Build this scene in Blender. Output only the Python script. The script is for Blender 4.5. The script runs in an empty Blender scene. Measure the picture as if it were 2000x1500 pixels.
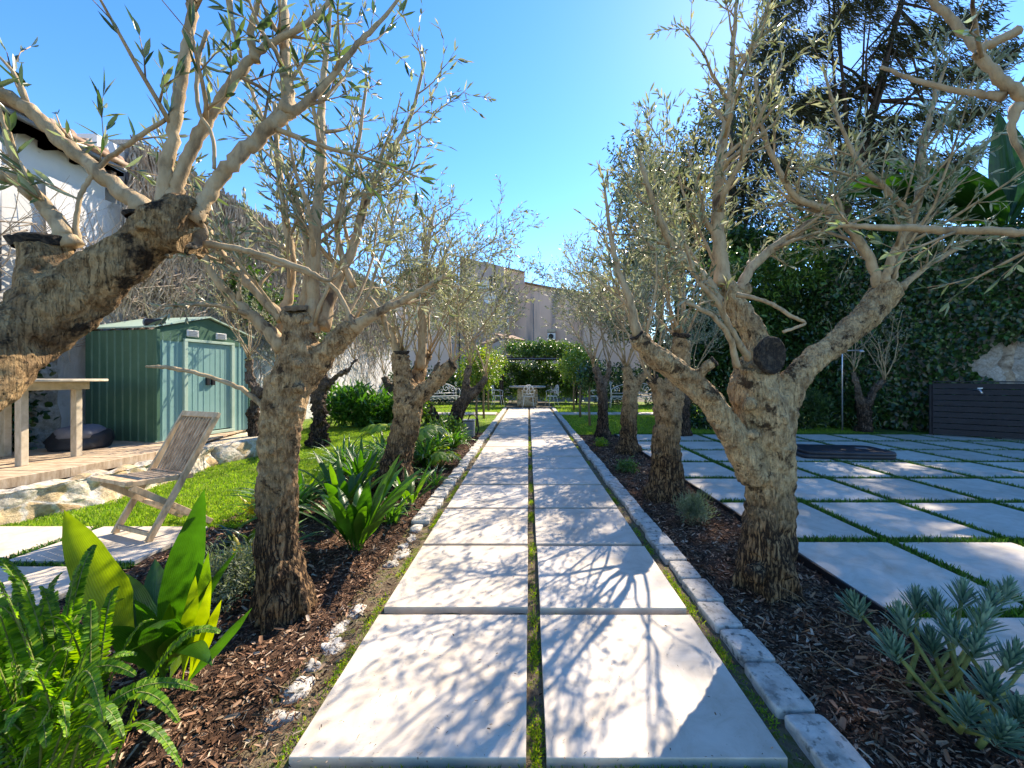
import bpy, math, random
import numpy as np
from mathutils import Vector, Matrix, noise as mn

# ------------------------------------------------------------------ camera, sky, sun
SC = bpy.context.scene
COL = SC.collection
HC, FP, VX, VY = 1.17, 770.0, 1032.0, 737.0          # eye height, focal length and vanishing point in photo pixels
cam = bpy.data.objects.new("camera", bpy.data.cameras.new("camera")); COL.objects.link(cam)
cam.location = (0, 0, HC); cam.rotation_euler = (math.radians(90), 0, 0)
cam.data.sensor_width = 36; cam.data.lens = FP / 2000 * 36
cam.data.shift_x = -(VX - 1000) / 2000; cam.data.shift_y = -(750 - VY) / 2000
cam.data.clip_start = 0.05; cam.data.clip_end = 1500
SC.camera = cam
SUN_AZ, SUN_EL = math.radians(30), math.radians(42)
SDIR = Vector((math.sin(SUN_AZ) * math.cos(SUN_EL), math.cos(SUN_AZ) * math.cos(SUN_EL), math.sin(SUN_EL)))
W = bpy.data.worlds.new("World"); SC.world = W; W.use_nodes = True
wn = W.node_tree.nodes; wl = W.node_tree.links
bg = wn["Background"]; sky = wn.new("ShaderNodeTexSky"); sky.sky_type = 'NISHITA'; sky.sun_disc = False
sky.sun_elevation = SUN_EL; sky.sun_rotation = SUN_AZ; sky.air_density = 1.0; sky.dust_density = 0.06; sky.ozone_density = 2.6
hsv = wn.new("ShaderNodeHueSaturation"); hsv.inputs["Saturation"].default_value = 1.29; hsv.inputs["Hue"].default_value = 0.504
wl.new(sky.outputs[0], hsv.inputs["Color"]); gm = wn.new('ShaderNodeGamma'); gm.inputs[1].default_value = 1.12; wl.new(hsv.outputs[0], gm.inputs[0]); wl.new(gm.outputs[0], bg.inputs[0]); bg.inputs[1].default_value = 0.128
sl = bpy.data.lights.new("sun", 'SUN'); sl.energy = 4.6; sl.angle = math.radians(0.4); sl.color = (1.0, 0.92, 0.80)
so = bpy.data.objects.new("sun", sl); COL.objects.link(so); so.location = (20, 36, 38)
so.rotation_euler = SDIR.to_track_quat('Z', 'Y').to_euler()
SC.view_settings.view_transform = 'Standard'; SC.view_settings.look = 'None'
SC.view_settings.exposure = 1.36; SC.view_settings.gamma = 1.0
SC.view_settings.use_white_balance = True; SC.view_settings.white_balance_temperature = 7300; SC.view_settings.white_balance_tint = 12
try:
    SC.cycles.max_bounces = 8; SC.cycles.transparent_max_bounces = 8
except Exception: pass

def P(px, py, D): return Vector(((px - VX) / FP * D, D, HC - (py - VY) / FP * D))
def G(px, py, z=0.0):
    D = (HC - z) * FP / (py - VY); return Vector(((px - VX) / FP * D, D, z))

# ------------------------------------------------------------------ materials
def nt(name):
    m = bpy.data.materials.new(name); m.use_nodes = True
    n = m.node_tree.nodes; return m, n, m.node_tree.links, n["Principled BSDF"]
def ramp(n, cols):
    r = n.new("ShaderNodeValToRGB"); e = r.color_ramp.elements
    while len(e) < len(cols): e.new(0.5)
    for i, (p, c) in enumerate(cols):
        e[i].position = p; e[i].color = (*c, 1)
    return r
def mixc(n, l, fac, a, b, mode='MIX'):
    m = n.new("ShaderNodeMix"); m.data_type = 'RGBA'; m.blend_type = mode
    for s, v in ((0, fac), (6, a), (7, b)):
        if hasattr(v, 'links') or hasattr(v, 'is_linked'): l.new(v, m.inputs[s])
        elif s == 0: m.inputs[0].default_value = v
        else: m.inputs[s].default_value = (*v, 1)
    return m.outputs[2]
def coords(n, l, scale=(1, 1, 1), kind='Object'):
    t = n.new("ShaderNodeTexCoord"); mp = n.new("ShaderNodeMapping"); mp.inputs['Scale'].default_value = scale
    l.new(t.outputs[kind], mp.inputs[0]); return mp.outputs[0]
def noi(n, l, vec, scale, detail=5, rough=0.6, dist=0.0):
    t = n.new("ShaderNodeTexNoise"); t.inputs['Scale'].default_value = scale; t.inputs['Detail'].default_value = detail
    t.inputs['Roughness'].default_value = rough; t.inputs['Distortion'].default_value = dist
    l.new(vec, t.inputs['Vector']); return t.outputs[0]
def vor(n, l, vec, scale, feat='F1'):
    t = n.new("ShaderNodeTexVoronoi"); t.inputs['Scale'].default_value = scale; t.feature = feat
    l.new(vec, t.inputs['Vector']); return t.outputs['Distance']
def bump(n, l, h, b, strength=0.5, dist=0.01, prev=None):
    t = n.new("ShaderNodeBump"); t.inputs['Strength'].default_value = strength; t.inputs['Distance'].default_value = dist
    l.new(h, t.inputs['Height'])
    if prev is not None: l.new(prev, t.inputs['Normal'])
    l.new(t.outputs[0], b.inputs['Normal']); return t.outputs[0]
def surf(name, cols, scale=8, stretch=(1, 1, 1), rough=0.8, bs=0.4, bd=0.005, bscale=None, detail=6, spec=0.3, metal=0.0, spots=None, dist=0.0):
    m, n, l, b = nt(name)
    v = coords(n, l, stretch)
    f = noi(n, l, v, scale, detail, 0.62, dist); r = ramp(n, cols); l.new(f, r.inputs[0]); c = r.outputs[0]
    if spots:
        sc, lo, hi, sco = spots
        g = noi(n, l, v, sc, 4, 0.6); q = ramp(n, [(lo, (0, 0, 0)), (hi, (1, 1, 1))]); l.new(g, q.inputs[0])
        c = mixc(n, l, q.outputs[0], c, sco)
    l.new(c, b.inputs['Base Color']); b.inputs['Roughness'].default_value = rough
    b.inputs['Specular IOR Level'].default_value = spec; b.inputs['Metallic'].default_value = metal
    if bs > 0: bump(n, l, noi(n, l, v, bscale or scale * 3, 6, 0.7), b, bs, bd)
    return m
def leafmat(name, cols, trans=0.35, rough=0.45, tcol=None, spec=0.4, veins=0):
    """leaf: colour picked per leaf from the 'v' attribute, light passes through the blade"""
    m, n, l, b = nt(name)
    a = n.new("ShaderNodeAttribute"); a.attribute_name = 'v'
    r = ramp(n, cols); l.new(a.outputs['Fac'], r.inputs[0]); c = r.outputs[0]
    if veins:
        u = n.new("ShaderNodeAttribute"); u.attribute_name = 'u'
        w = n.new("ShaderNodeMath"); w.operation = 'MULTIPLY'; w.inputs[1].default_value = veins; l.new(u.outputs['Fac'], w.inputs[0])
        s = n.new("ShaderNodeMath"); s.operation = 'SINE'; l.new(w.outputs[0], s.inputs[0])
        q = ramp(n, [(0.2, (0.88, 0.88, 0.88)), (0.9, (1.08, 1.08, 1.03))]); l.new(s.outputs[0], q.inputs[0])
        c = mixc(n, l, 1.0, c, q.outputs[0], 'MULTIPLY')
        bump(n, l, s.outputs[0], b, 0.25, 0.002)
    nz = noi(n, l, coords(n, l), 9, 3); q2 = ramp(n, [(0.3, (0.62, 0.66, 0.62)), (0.7, (1.25, 1.2, 1.2))]); l.new(nz, q2.inputs[0])
    c = mixc(n, l, 1.0, c, q2.outputs[0], 'MULTIPLY')
    l.new(c, b.inputs['Base Color']); b.inputs['Roughness'].default_value = rough; b.inputs['Specular IOR Level'].default_value = spec
    t = n.new("ShaderNodeBsdfTranslucent")
    tc = mixc(n, l, 1.0, c, tcol or (1.9, 2.0, 0.7), 'MULTIPLY'); l.new(tc, t.inputs[0])
    mx = n.new("ShaderNodeMixShader"); mx.inputs[0].default_value = trans
    l.new(b.outputs[0], mx.inputs[1]); l.new(t.outputs[0], mx.inputs[2])
    l.new(mx.outputs[0], n["Material Output"].inputs[0])
    return m
def barkmat(name, pale, mid, dark, z0, z1, deep=1.0):
    """olive bark: cracked and dark towards the old foot, smooth and pale with dark blotches on the limbs"""
    m, n, l, b = nt(name)
    v = coords(n, l); vs = coords(n, l, (1, 1, 0.28))
    big = noi(n, l, v, 8, 6, 0.7); fine = noi(n, l, coords(n, l, (1, 1, 0.5)), 48, 8, 0.75)
    base = ramp(n, [(0.30, tuple(x * .7 for x in mid)), (0.40, tuple(.6 * x + .4 * y for x, y in zip(mid, pale))), (0.48, pale), (0.66, tuple(min(1, x * 1.3) for x in pale))]); l.new(big, base.inputs[0])
    bl = noi(n, l, v, 10, 5, 0.72, 0.25); bq = ramp(n, [(0.55, (0, 0, 0)), (0.62, (.92, .92, .92))]); l.new(bl, bq.inputs[0])
    c1 = mixc(n, l, bq.outputs[0], base.outputs[0], dark)
    cr = vor(n, l, noi_vec(n, l, coords(n, l, (1, 1, 0.15)), 24, 0.16), 23, 'DISTANCE_TO_EDGE')
    rq = ramp(n, [(0.0, tuple(x * .5 for x in dark)), (0.07, dark), (0.20, mid), (0.6, tuple(0.6 * p + 0.4 * q for p, q in zip(mid, pale)))]); l.new(cr, rq.inputs[0])
    geo = n.new("ShaderNodeTexCoord"); sx = n.new("ShaderNodeSeparateXYZ"); l.new(geo.outputs['Object'], sx.inputs[0])
    ad = n.new("ShaderNodeMath"); ad.operation = 'MULTIPLY_ADD'; ad.inputs[1].default_value = 0.55; l.new(big, ad.inputs[0]); l.new(sx.outputs[2], ad.inputs[2])
    mr = n.new("ShaderNodeMapRange"); mr.inputs[1].default_value = z0 + .27; mr.inputs[2].default_value = z1 + .27; l.new(ad.outputs[0], mr.inputs[0])
    c = mixc(n, l, mr.outputs[0], rq.outputs[0], c1)
    fq = ramp(n, [(0.34, (0.40, 0.34, 0.28)), (0.5, (0.92, 0.92, 0.92)), (0.68, (1.3, 1.3, 1.3))]); l.new(fine, fq.inputs[0])
    c = mixc(n, l, 1.0, c, fq.outputs[0], 'MULTIPLY')
    l.new(c, b.inputs['Base Color']); b.inputs['Roughness'].default_value = 0.85; b.inputs['Specular IOR Level'].default_value = 0.2
    cl = ramp(n, [(0, (0, 0, 0)), (0.3, (1, 1, 1))]); l.new(cr, cl.inputs[0]); p = bump(n, l, cl.outputs[0], b, 0.9 * deep, 0.014); p = bump(n, l, bl, b, 0.8, 0.02, p); bump(n, l, fine, b, 0.9, 0.012, p)
    return m
def noi_vec(n, l, v, scale, amt):
    t = n.new("ShaderNodeTexNoise"); t.inputs['Scale'].default_value = scale; t.inputs['Detail'].default_value = 3; l.new(v, t.inputs['Vector'])
    x = n.new("ShaderNodeVectorMath"); x.operation = 'MULTIPLY_ADD'; x.inputs[1].default_value = (amt,) * 3
    l.new(t.outputs['Color'], x.inputs[0]); l.new(v, x.inputs[2]); return x.outputs[0]

# ------------------------------------------------------------------ naming, tagging, meshes
def tag(o, label=None, cat=None, group=None, kind=None):
    for k, v in (('label', label), ('category', cat), ('group', group), ('kind', kind)):
        if v: o[k] = v
    return o
def thing(name, label, cat, loc=(0, 0, 0), rz=0.0, group=None):
    o = bpy.data.objects.new(name, None); COL.objects.link(o); o.empty_display_size = 0.2
    o.location = loc; o.rotation_euler = (0, 0, rz); return tag(o, label, cat, group)
def link(name, me, mat, parent=None, loc=(0, 0, 0), bev=0):
    o = bpy.data.objects.new(name, me); COL.objects.link(o)
    if mat is not None: me.materials.append(mat)
    if parent is not None: o.parent = parent
    o.location = loc
    if bev:
        b = o.modifiers.new("bevel", 'BEVEL'); b.width = bev; b.segments = 2; b.limit_method = 'ANGLE'
    return o
def mesh_np(name, V, F, v=None, u=None, smooth=False):
    me = bpy.data.meshes.new(name); V = np.asarray(V, dtype=np.float32); F = np.asarray(F, dtype=np.int32)
    k = F.shape[1]
    me.vertices.add(len(V)); me.vertices.foreach_set('co', V.ravel())
    me.loops.add(F.size); me.loops.foreach_set('vertex_index', F.ravel())
    me.polygons.add(len(F)); me.polygons.foreach_set('loop_start', np.arange(0, F.size, k, dtype=np.int32))
    me.update(calc_edges=True)
    for nm, arr in (('v', v), ('u', u)):
        if arr is not None:
            a = me.attributes.new(nm, 'FLOAT', 'POINT'); a.data.foreach_set('value', np.asarray(arr, dtype=np.float32))
    if smooth: me.polygons.foreach_set('use_smooth', np.ones(len(F), dtype=bool))
    return me
class MB:
    def __init__(s): s.V = []; s.F = []; s.n = 0
    def add(s, V, F):
        s.V.extend([tuple(v) for v in V]); s.F.extend([tuple(i + s.n for i in f) for f in F]); s.n += len(V)
    def box(s, c, size, rz=0.0, M=None):
        x, y, z = size[0] / 2, size[1] / 2, size[2] / 2
        V = [Vector((a, b, d)) for a in (-x, x) for b in (-y, y) for d in (-z, z)]
        if M is None: M = Matrix.Rotation(rz, 3, 'Z')
        V = [M @ v + Vector(c) for v in V]
        s.add(V, [(0, 1, 3, 2), (4, 6, 7, 5), (0, 4, 5, 1), (2, 3, 7, 6), (0, 2, 6, 4), (1, 5, 7, 3)])
    def bar(s, a, b, w, h, up=Vector((0, 0, 1))):
        a, b = Vector(a), Vector(b); d = (b - a); L = d.length; d.normalize()
        x = d.cross(up)
        if x.length < 1e-4: x = Vector((1, 0, 0))
        x.normalize(); y = x.cross(d)
        s.box((a + b) / 2, (w, L, h), M=Matrix((x, d, y)).transposed())
    def tube(s, pts, rad, sides=8, lobes=0.0, seed=0, closed=False):
        n = len(pts); pts = [Vector(p) for p in pts]
        if not hasattr(rad, '__len__'): rad = [rad] * n
        V = []; ref = None
        for i in range(n):
            if closed: t = pts[(i + 1) % n] - pts[i - 1]
            else: t = pts[min(i + 1, n - 1)] - pts[max(i - 1, 0)]
            t.normalize()
            if ref is None:
                ref = Vector((1, 0, 0)) if abs(t.x) < 0.8 else Vector((0, 1, 0))
            a = (ref - t * ref.dot(t)); a.normalize(); ref = a; b = t.cross(a)
            for k in range(sides):
                th = 2 * math.pi * k / sides; r = rad[i]
                if lobes:
                    r *= 1 + lobes * (math.sin(3 * th + seed + i * .15) + .6 * math.sin(5 * th + 2 * seed - i * .1))
                    r *= 1 + lobes * 1.2 * mn.noise(Vector((math.cos(th) * 1.7, math.sin(th) * 1.7, i * .45 + seed * 7)))
                V.append(pts[i] + (a * math.cos(th) + b * math.sin(th)) * r)
        F = []; m = n if closed else n - 1
        for i in range(m):
            for k in range(sides):
                j = (i + 1) % n
                F.append((i * sides + k, i * sides + (k + 1) % sides, j * sides + (k + 1) % sides, j * sides + k))
        if not closed:
            F.append(tuple(range(sides))[::-1]); F.append(tuple((n - 1) * sides + k for k in range(sides)))
        s.add(V, F)
    def rock(s, c, size, e=0.5, seed=0, amp=0.12, nu=14, nv=9, rz=0.0):
        """rounded block (super-ellipsoid) with an uneven surface"""
        sp = lambda w: math.copysign(abs(w) ** e, w)
        V = []; R = Matrix.Rotation(rz, 3, 'Z')
        for j in range(1, nv):
            ph = -math.pi / 2 + math.pi * j / nv
            for i in range(nu):
                th = 2 * math.pi * i / nu
                p = Vector((sp(math.cos(ph)) * sp(math.cos(th)), sp(math.cos(ph)) * sp(math.sin(th)), sp(math.sin(ph))))
                p *= 1 + amp * mn.noise(p * 1.3 + Vector((seed * 3.7, seed, 0))) * 1.6
                V.append(R @ Vector((p.x * size[0] / 2, p.y * size[1] / 2, p.z * size[2] / 2)) + Vector(c))
        b = len(V); V.append(Vector(c) - Vector((0, 0, size[2] / 2))); V.append(Vector(c) + Vector((0, 0, size[2] / 2)))
        F = [(j * nu + i, j * nu + (i + 1) % nu, (j + 1) * nu + (i + 1) % nu, (j + 1) * nu + i) for j in range(nv - 2) for i in range(nu)]
        F += [(b, (i + 1) % nu, i) for i in range(nu)] + [(b + 1, (nv - 2) * nu + i, (nv - 2) * nu + (i + 1) % nu) for i in range(nu)]
        s.add(V, F)
    def prism(s, poly, z0, z1):
        n = len(poly); V = [(x, y, z0) for x, y in poly] + [(x, y, z1) for x, y in poly]
        s.add(V, [tuple(range(n))[::-1], tuple(range(n, 2 * n))] + [(i, (i + 1) % n, n + (i + 1) % n, n + i) for i in range(n)])
    def build(s, name, mat, parent=None, smooth=False, bev=0, world=True):
        """vertices are in world coordinates; they are moved to the parent's frame (world=False: already local)"""
        me = bpy.data.meshes.new(name); V = s.V
        if parent is not None and world:
            o = Vector(parent.location); R = Matrix.Rotation(-parent.rotation_euler.z, 3, 'Z')
            V = [R @ (Vector(v) - o) for v in V]
        me.from_pydata([tuple(v) for v in V], [], s.F); me.update()
        if smooth: me.polygons.foreach_set('use_smooth', np.ones(len(me.polygons), dtype=bool))
        return link(name, me, mat, parent, bev=bev)
def copy_tree(o, parent=None):
    c = o.copy(); COL.objects.link(c); c.parent = parent
    for ch in [q for q in bpy.data.objects if q.parent == o]: copy_tree(ch, c)
    return c
def norm(a): return a / np.maximum(np.linalg.norm(a, axis=1, keepdims=True), 1e-9)
def leaves_np(Pn, T, N, L, Wd, rng, origin=(0, 0, 0), fold=0.25, curl=0.15, shape=(0.3, 0.7, 0.9)):
    """many leaves at once: base point, direction, normal, length, width -> two quads each, folded at the midrib"""
    Pn, T, N = (np.asarray(x, float) for x in (Pn, T, N)); n = len(Pn)
    T = norm(T); S = norm(np.cross(T, N)); N = np.cross(S, T)
    L = np.broadcast_to(np.asarray(L, float), (n,))[:, None]; Wd = np.broadcast_to(np.asarray(Wd, float), (n,))[:, None] / 2
    a, b, w2 = shape; tip = Pn + T * L - N * L * curl
    q = [Pn, Pn + T * L * a + S * Wd + N * Wd * fold, Pn + T * L * b + S * Wd * w2 + N * Wd * fold - N * L * curl * .5, tip,
         Pn + T * L * b - S * Wd * w2 + N * Wd * fold - N * L * curl * .5, Pn + T * L * a - S * Wd + N * Wd * fold]
    V = np.stack(q, 1).reshape(-1, 3) - np.asarray(origin)
    k = np.arange(n)[:, None] * 6
    F = np.stack([np.concatenate([k, k + 1, k + 2, k + 3], 1), np.concatenate([k, k + 3, k + 4, k + 5], 1)], 1).reshape(-1, 4)
    return V, F, np.repeat(rng.random(n), 6)
def leafobj(name, data, mat, parent=None, smooth=False):
    V, F, v = data; return link(name, mesh_np(name, V, F, v, smooth=smooth), mat, parent)
def clumps(rng, ells, nclump, per, spread, shell=0.55):
    """points gathered in clumps through the volume of several ellipsoids (cx,cy,cz,rx,ry,rz)"""
    E = np.array(ells, float); vol = E[:, 3] * E[:, 4] * E[:, 5]; k = rng.choice(len(E), nclump, p=vol / vol.sum())
    d = norm(rng.normal(size=(nclump, 3))); r = (shell + (1 - shell) * rng.random((nclump, 1))) * rng.random((nclump, 1)) ** .25
    c = E[k, :3] + d * r * E[k, 3:]
    p = np.repeat(c, per, 0) + rng.normal(size=(nclump * per, 3)) * spread
    return p, np.repeat(d, per, 0)
# ------------------------------------------------------------------ material library
M = {}
def slabmat():
    m, n, l, b = nt('limestone'); v = coords(n, l); oi = n.new("ShaderNodeObjectInfo"); ad = n.new("ShaderNodeVectorMath"); ad.operation = 'MULTIPLY_ADD'
    ad.inputs[1].default_value = (13, 7, 3); cb = n.new("ShaderNodeCombineXYZ")
    for i in range(3): l.new(oi.outputs['Random'], cb.inputs[i])
    l.new(cb.outputs[0], ad.inputs[0]); l.new(v, ad.inputs[2]); w = ad.outputs[0]
    cl = noi(n, l, w, 2.6, 7, 0.6, 0.5); r = ramp(n, [(0.3, (0.46, 0.405, 0.335)), (0.48, (0.57, 0.51, 0.43)), (0.7, (0.62, 0.565, 0.49))]); l.new(cl, r.inputs[0])
    st = noi(n, l, w, 7, 6, 0.7, 1.0); rs_ = ramp(n, [(0.42, (1, 1, 1)), (0.70, (0.80, 0.77, 0.72))]); l.new(st, rs_.inputs[0]); c = mixc(n, l, 1.0, r.outputs[0], rs_.outputs[0], 'MULTIPLY')
    sp = noi(n, l, w, 90, 3, 0.6); rp = ramp(n, [(0.70, (1, 1, 1)), (0.77, (0.45, 0.38, 0.30))]); l.new(sp, rp.inputs[0]); c = mixc(n, l, 1.0, c, rp.outputs[0], 'MULTIPLY')
    tn = ramp(n, [(0, (0.84, 0.83, 0.81)), (1, (1.06, 1.05, 1.03))]); l.new(oi.outputs['Random'], tn.inputs[0]); c = mixc(n, l, 1.0, c, tn.outputs[0], 'MULTIPLY')
    l.new(c, b.inputs['Base Color']); b.inputs['Roughness'].default_value = 0.6; b.inputs['Specular IOR Level'].default_value = 0.35
    bump(n, l, noi(n, l, w, 40, 6, 0.7), b, 0.15, 0.003); return m
M['slab'] = slabmat()
M['kerb'] = surf('kerb_stone', [(0.3, (0.24, 0.225, 0.195)), (0.45, (0.45, 0.42, 0.365)), (0.65, (0.62, 0.58, 0.51))], 12, rough=0.9, bs=0.8, bd=0.012, bscale=45, spots=(26, 0.55, 0.66, (0.16, 0.16, 0.14)))
M['soil'] = surf('mossy_soil', [(0.25, (0.05, 0.035, 0.02)), (0.42, (0.16, 0.12, 0.075)), (0.52, (0.24, 0.19, 0.12)), (0.62, (0.14, 0.15, 0.03)), (0.8, (0.22, 0.24, 0.05))], 16, rough=1, bs=1, bd=0.02, bscale=110)
M['mulch'] = surf('bark_mulch', [(0.25, (0.022, 0.012, 0.008)), (0.5, (0.10, 0.053, 0.032)), (0.75, (0.22, 0.125, 0.078))], 45, (1, 1, 1), 1, 1, 0.03, 90)
M['chip'] = leafmat('wood_chip', [(0, (0.02, 0.011, 0.007)), (0.3, (0.12, 0.062, 0.036)), (0.65, (0.29, 0.165, 0.10)), (0.9, (0.42, 0.30, 0.21)), (1, (0.52, 0.42, 0.32))], 0.0, 0.9, spec=0.15)
M['lawnbase'] = surf('lawn_soil', [(0.3, (0.035, 0.07, 0.012)), (0.5, (0.12, 0.19, 0.025)), (0.7, (0.24, 0.26, 0.07))], 3, rough=1, bs=1, bd=0.02, bscale=90)
M['grass'] = leafmat('grass_blade', [(0, (0.10, 0.20, 0.015)), (0.6, (0.21, 0.36, 0.03)), (1, (0.38, 0.44, 0.09))], 0.4, 0.5)
M['turf'] = leafmat('turf_blade', [(0, (0.03, 0.09, 0.012)), (0.7, (0.06, 0.17, 0.02)), (1, (0.12, 0.25, 0.04))], 0.3, 0.5)
M['turfbase'] = surf('turf_bed', [(0.3, (0.012, 0.035, 0.006)), (0.7, (0.03, 0.075, 0.012))], 30, rough=1, bs=1, bd=0.02)
M['earth'] = surf('earth', [(0.3, (0.06, 0.05, 0.035)), (0.7, (0.16, 0.14, 0.09))], 3, rough=1, bs=0.6)
M['oliveL'] = leafmat('olive_leaf', [(0, (0.11, 0.14, 0.07)), (0.45, (0.23, 0.26, 0.155)), (0.8, (0.37, 0.39, 0.29)), (1, (0.50, 0.51, 0.42))], 0.33, 0.36, (1.3, 1.3, 0.85), 0.5)
M['oliveN'] = leafmat('near_olive_leaf', [(0, (0.035, 0.08, 0.035)), (0.4, (0.10, 0.15, 0.07)), (0.75, (0.26, 0.30, 0.19)), (1, (0.42, 0.46, 0.38))], 0.28, 0.3, (1.5, 1.7, 0.7), 0.6)
M['twig'] = surf('young_bark', [(0.3, (0.20, 0.14, 0.08)), (0.47, (0.40, 0.29, 0.165)), (0.7, (0.52, 0.40, 0.25))], 26, (1, 1, 0.4), 0.8, 0.9, 0.006, 70, spots=(13, 0.58, 0.68, (0.10, 0.065, 0.04)))
PALE, MID, DARK = (0.47, 0.32, 0.17), (0.25, 0.15, 0.075), (0.045, 0.028, 0.017)
M['bark'] = barkmat('olive_bark', PALE, MID, DARK, 0.42, 1.0)
M['barkR'] = barkmat('olive_bark_smooth', (0.52, 0.37, 0.20), (0.28, 0.175, 0.09), DARK, 0.38, 0.72)
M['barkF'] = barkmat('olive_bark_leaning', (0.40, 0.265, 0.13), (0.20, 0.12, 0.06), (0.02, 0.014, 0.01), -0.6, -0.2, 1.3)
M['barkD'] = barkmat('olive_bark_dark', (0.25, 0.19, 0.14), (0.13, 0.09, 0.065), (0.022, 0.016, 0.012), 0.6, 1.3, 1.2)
def cutmat(name, a, b_, c_):
    m, n, l, b = nt(name); v = noi_vec(n, l, coords(n, l), 30, 0.012); L = n.new("ShaderNodeVectorMath"); L.operation = 'LENGTH'; l.new(v, L.inputs[0])
    k = n.new("ShaderNodeMath"); k.operation = 'MULTIPLY'; k.inputs[1].default_value = 900; l.new(L.outputs['Value'], k.inputs[0]); s = n.new("ShaderNodeMath"); s.operation = 'SINE'; l.new(k.outputs[0], s.inputs[0])
    r = ramp(n, [(0.2, a), (0.9, b_)]); l.new(s.outputs[0], r.inputs[0]); f = noi(n, l, coords(n, l), 40, 6, 0.75); q = ramp(n, [(0.48, (0, 0, 0)), (0.62, (1, 1, 1))]); l.new(f, q.inputs[0])
    l.new(mixc(n, l, q.outputs[0], r.outputs[0], c_), b.inputs['Base Color']); b.inputs['Roughness'].default_value = 1
    p = bump(n, l, s.outputs[0], b, 0.6, 0.003); bump(n, l, f, b, 1.0, 0.012, p); return m
M['cut'] = cutmat('old_cut_wood', (0.012, 0.009, 0.007), (0.04, 0.03, 0.022), (0.10, 0.075, 0.05))
M['cutpale'] = surf('pale_cut_wood', [(0.3, (0.07, 0.05, 0.035)), (0.5, (0.24, 0.18, 0.12)), (0.7, (0.38, 0.31, 0.22))], 18, (1, 1, 1), 1, 1, 0.01, 60, spots=(12, 0.6, 0.66, (0.03, 0.025, 0.02)))
M['aspi'] = leafmat('broad_leaf', [(0, (0.022, 0.085, 0.012)), (0.4, (0.04, 0.14, 0.016)), (0.75, (0.11, 0.23, 0.02)), (1, (0.30, 0.36, 0.02))], 0.45, 0.3, (1.9, 1.9, 0.35), 0.55, veins=60)
M['strap'] = leafmat('strap_leaf', [(0, (0.03, 0.09, 0.015)), (0.6, (0.06, 0.19, 0.03)), (1, (0.17, 0.33, 0.05))], 0.35, 0.3, (1.8, 2.0, 0.5), 0.5, veins=25)
M['fern'] = leafmat('fern_leaf', [(0, (0.04, 0.13, 0.01)), (0.5, (0.10, 0.25, 0.018)), (1, (0.25, 0.40, 0.025))], 0.45, 0.45, (2.0, 1.9, 0.4), 0.3)
M['lime'] = leafmat('lime_leaf', [(0, (0.10, 0.22, 0.02)), (0.6, (0.22, 0.36, 0.03)), (1, (0.42, 0.46, 0.04))], 0.45, 0.4, (1.6, 1.6, 0.4), 0.4)
M['yellow'] = leafmat('yellow_leaf', [(0, (0.35, 0.36, 0.03)), (1, (0.62, 0.50, 0.05))], 0.4, 0.4, (1.4, 1.3, 0.4))
M['citrus'] = leafmat('citrus_leaf', [(0, (0.05, 0.12, 0.015)), (0.5, (0.12, 0.22, 0.03)), (0.9, (0.30, 0.34, 0.05)), (1, (0.5, 0.42, 0.05))], 0.35, 0.35, (1.7, 1.7, 0.5))
M['succ'] = leafmat('blue_succulent_leaf', [(0, (0.08, 0.18, 0.13)), (0.6, (0.15, 0.28, 0.22)), (1, (0.25, 0.38, 0.30))], 0.15, 0.45, (1.3, 1.5, 0.9), 0.3)
M['succs'] = surf('succulent_stem', [(0.3, (0.09, 0.12, 0.03)), (0.7, (0.22, 0.24, 0.07))], 25)
M['grey'] = leafmat('grey_leaf', [(0, (0.10, 0.13, 0.09)), (0.6, (0.19, 0.23, 0.15)), (1, (0.32, 0.35, 0.26))], 0.25, 0.6)
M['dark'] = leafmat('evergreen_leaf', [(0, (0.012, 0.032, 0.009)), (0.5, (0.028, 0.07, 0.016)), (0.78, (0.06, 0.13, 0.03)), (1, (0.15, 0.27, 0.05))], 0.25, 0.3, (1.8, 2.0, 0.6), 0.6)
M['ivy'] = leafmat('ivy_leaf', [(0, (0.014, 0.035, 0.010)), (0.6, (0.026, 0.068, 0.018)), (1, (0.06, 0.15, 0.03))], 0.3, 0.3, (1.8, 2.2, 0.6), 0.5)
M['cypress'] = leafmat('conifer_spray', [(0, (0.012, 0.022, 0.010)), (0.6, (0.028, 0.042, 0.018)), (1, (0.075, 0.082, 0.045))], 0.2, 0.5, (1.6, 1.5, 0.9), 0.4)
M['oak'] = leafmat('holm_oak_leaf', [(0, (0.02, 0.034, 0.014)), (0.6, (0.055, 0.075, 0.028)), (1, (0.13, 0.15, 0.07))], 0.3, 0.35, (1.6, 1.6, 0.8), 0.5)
M['banana'] = leafmat('banana_leaf', [(0, (0.012, 0.045, 0.014)), (0.6, (0.02, 0.07, 0.02)), (1, (0.05, 0.14, 0.03))], 0.28, 0.3, (1.9, 2.2, 0.4), 0.5, veins=25)
M['hedgeL'] = leafmat('hedge_leaf', [(0, (0.03, 0.08, 0.015)), (0.5, (0.07, 0.15, 0.025)), (1, (0.17, 0.27, 0.05))], 0.3, 0.35, (1.7, 1.8, 0.5), 0.5)
M['darkbark'] = surf('dark_bark', [(0.3, (0.02, 0.014, 0.010)), (0.7, (0.07, 0.05, 0.035))], 14, (1, 1, 0.3), 0.9, 0.8, 0.02)
M['dryvine'] = surf('dry_vine', [(0.3, (0.13, 0.095, 0.07)), (0.5, (0.33, 0.27, 0.205)), (0.7, (0.52, 0.45, 0.365))], 9, rough=0.95, bs=0.4)
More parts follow.
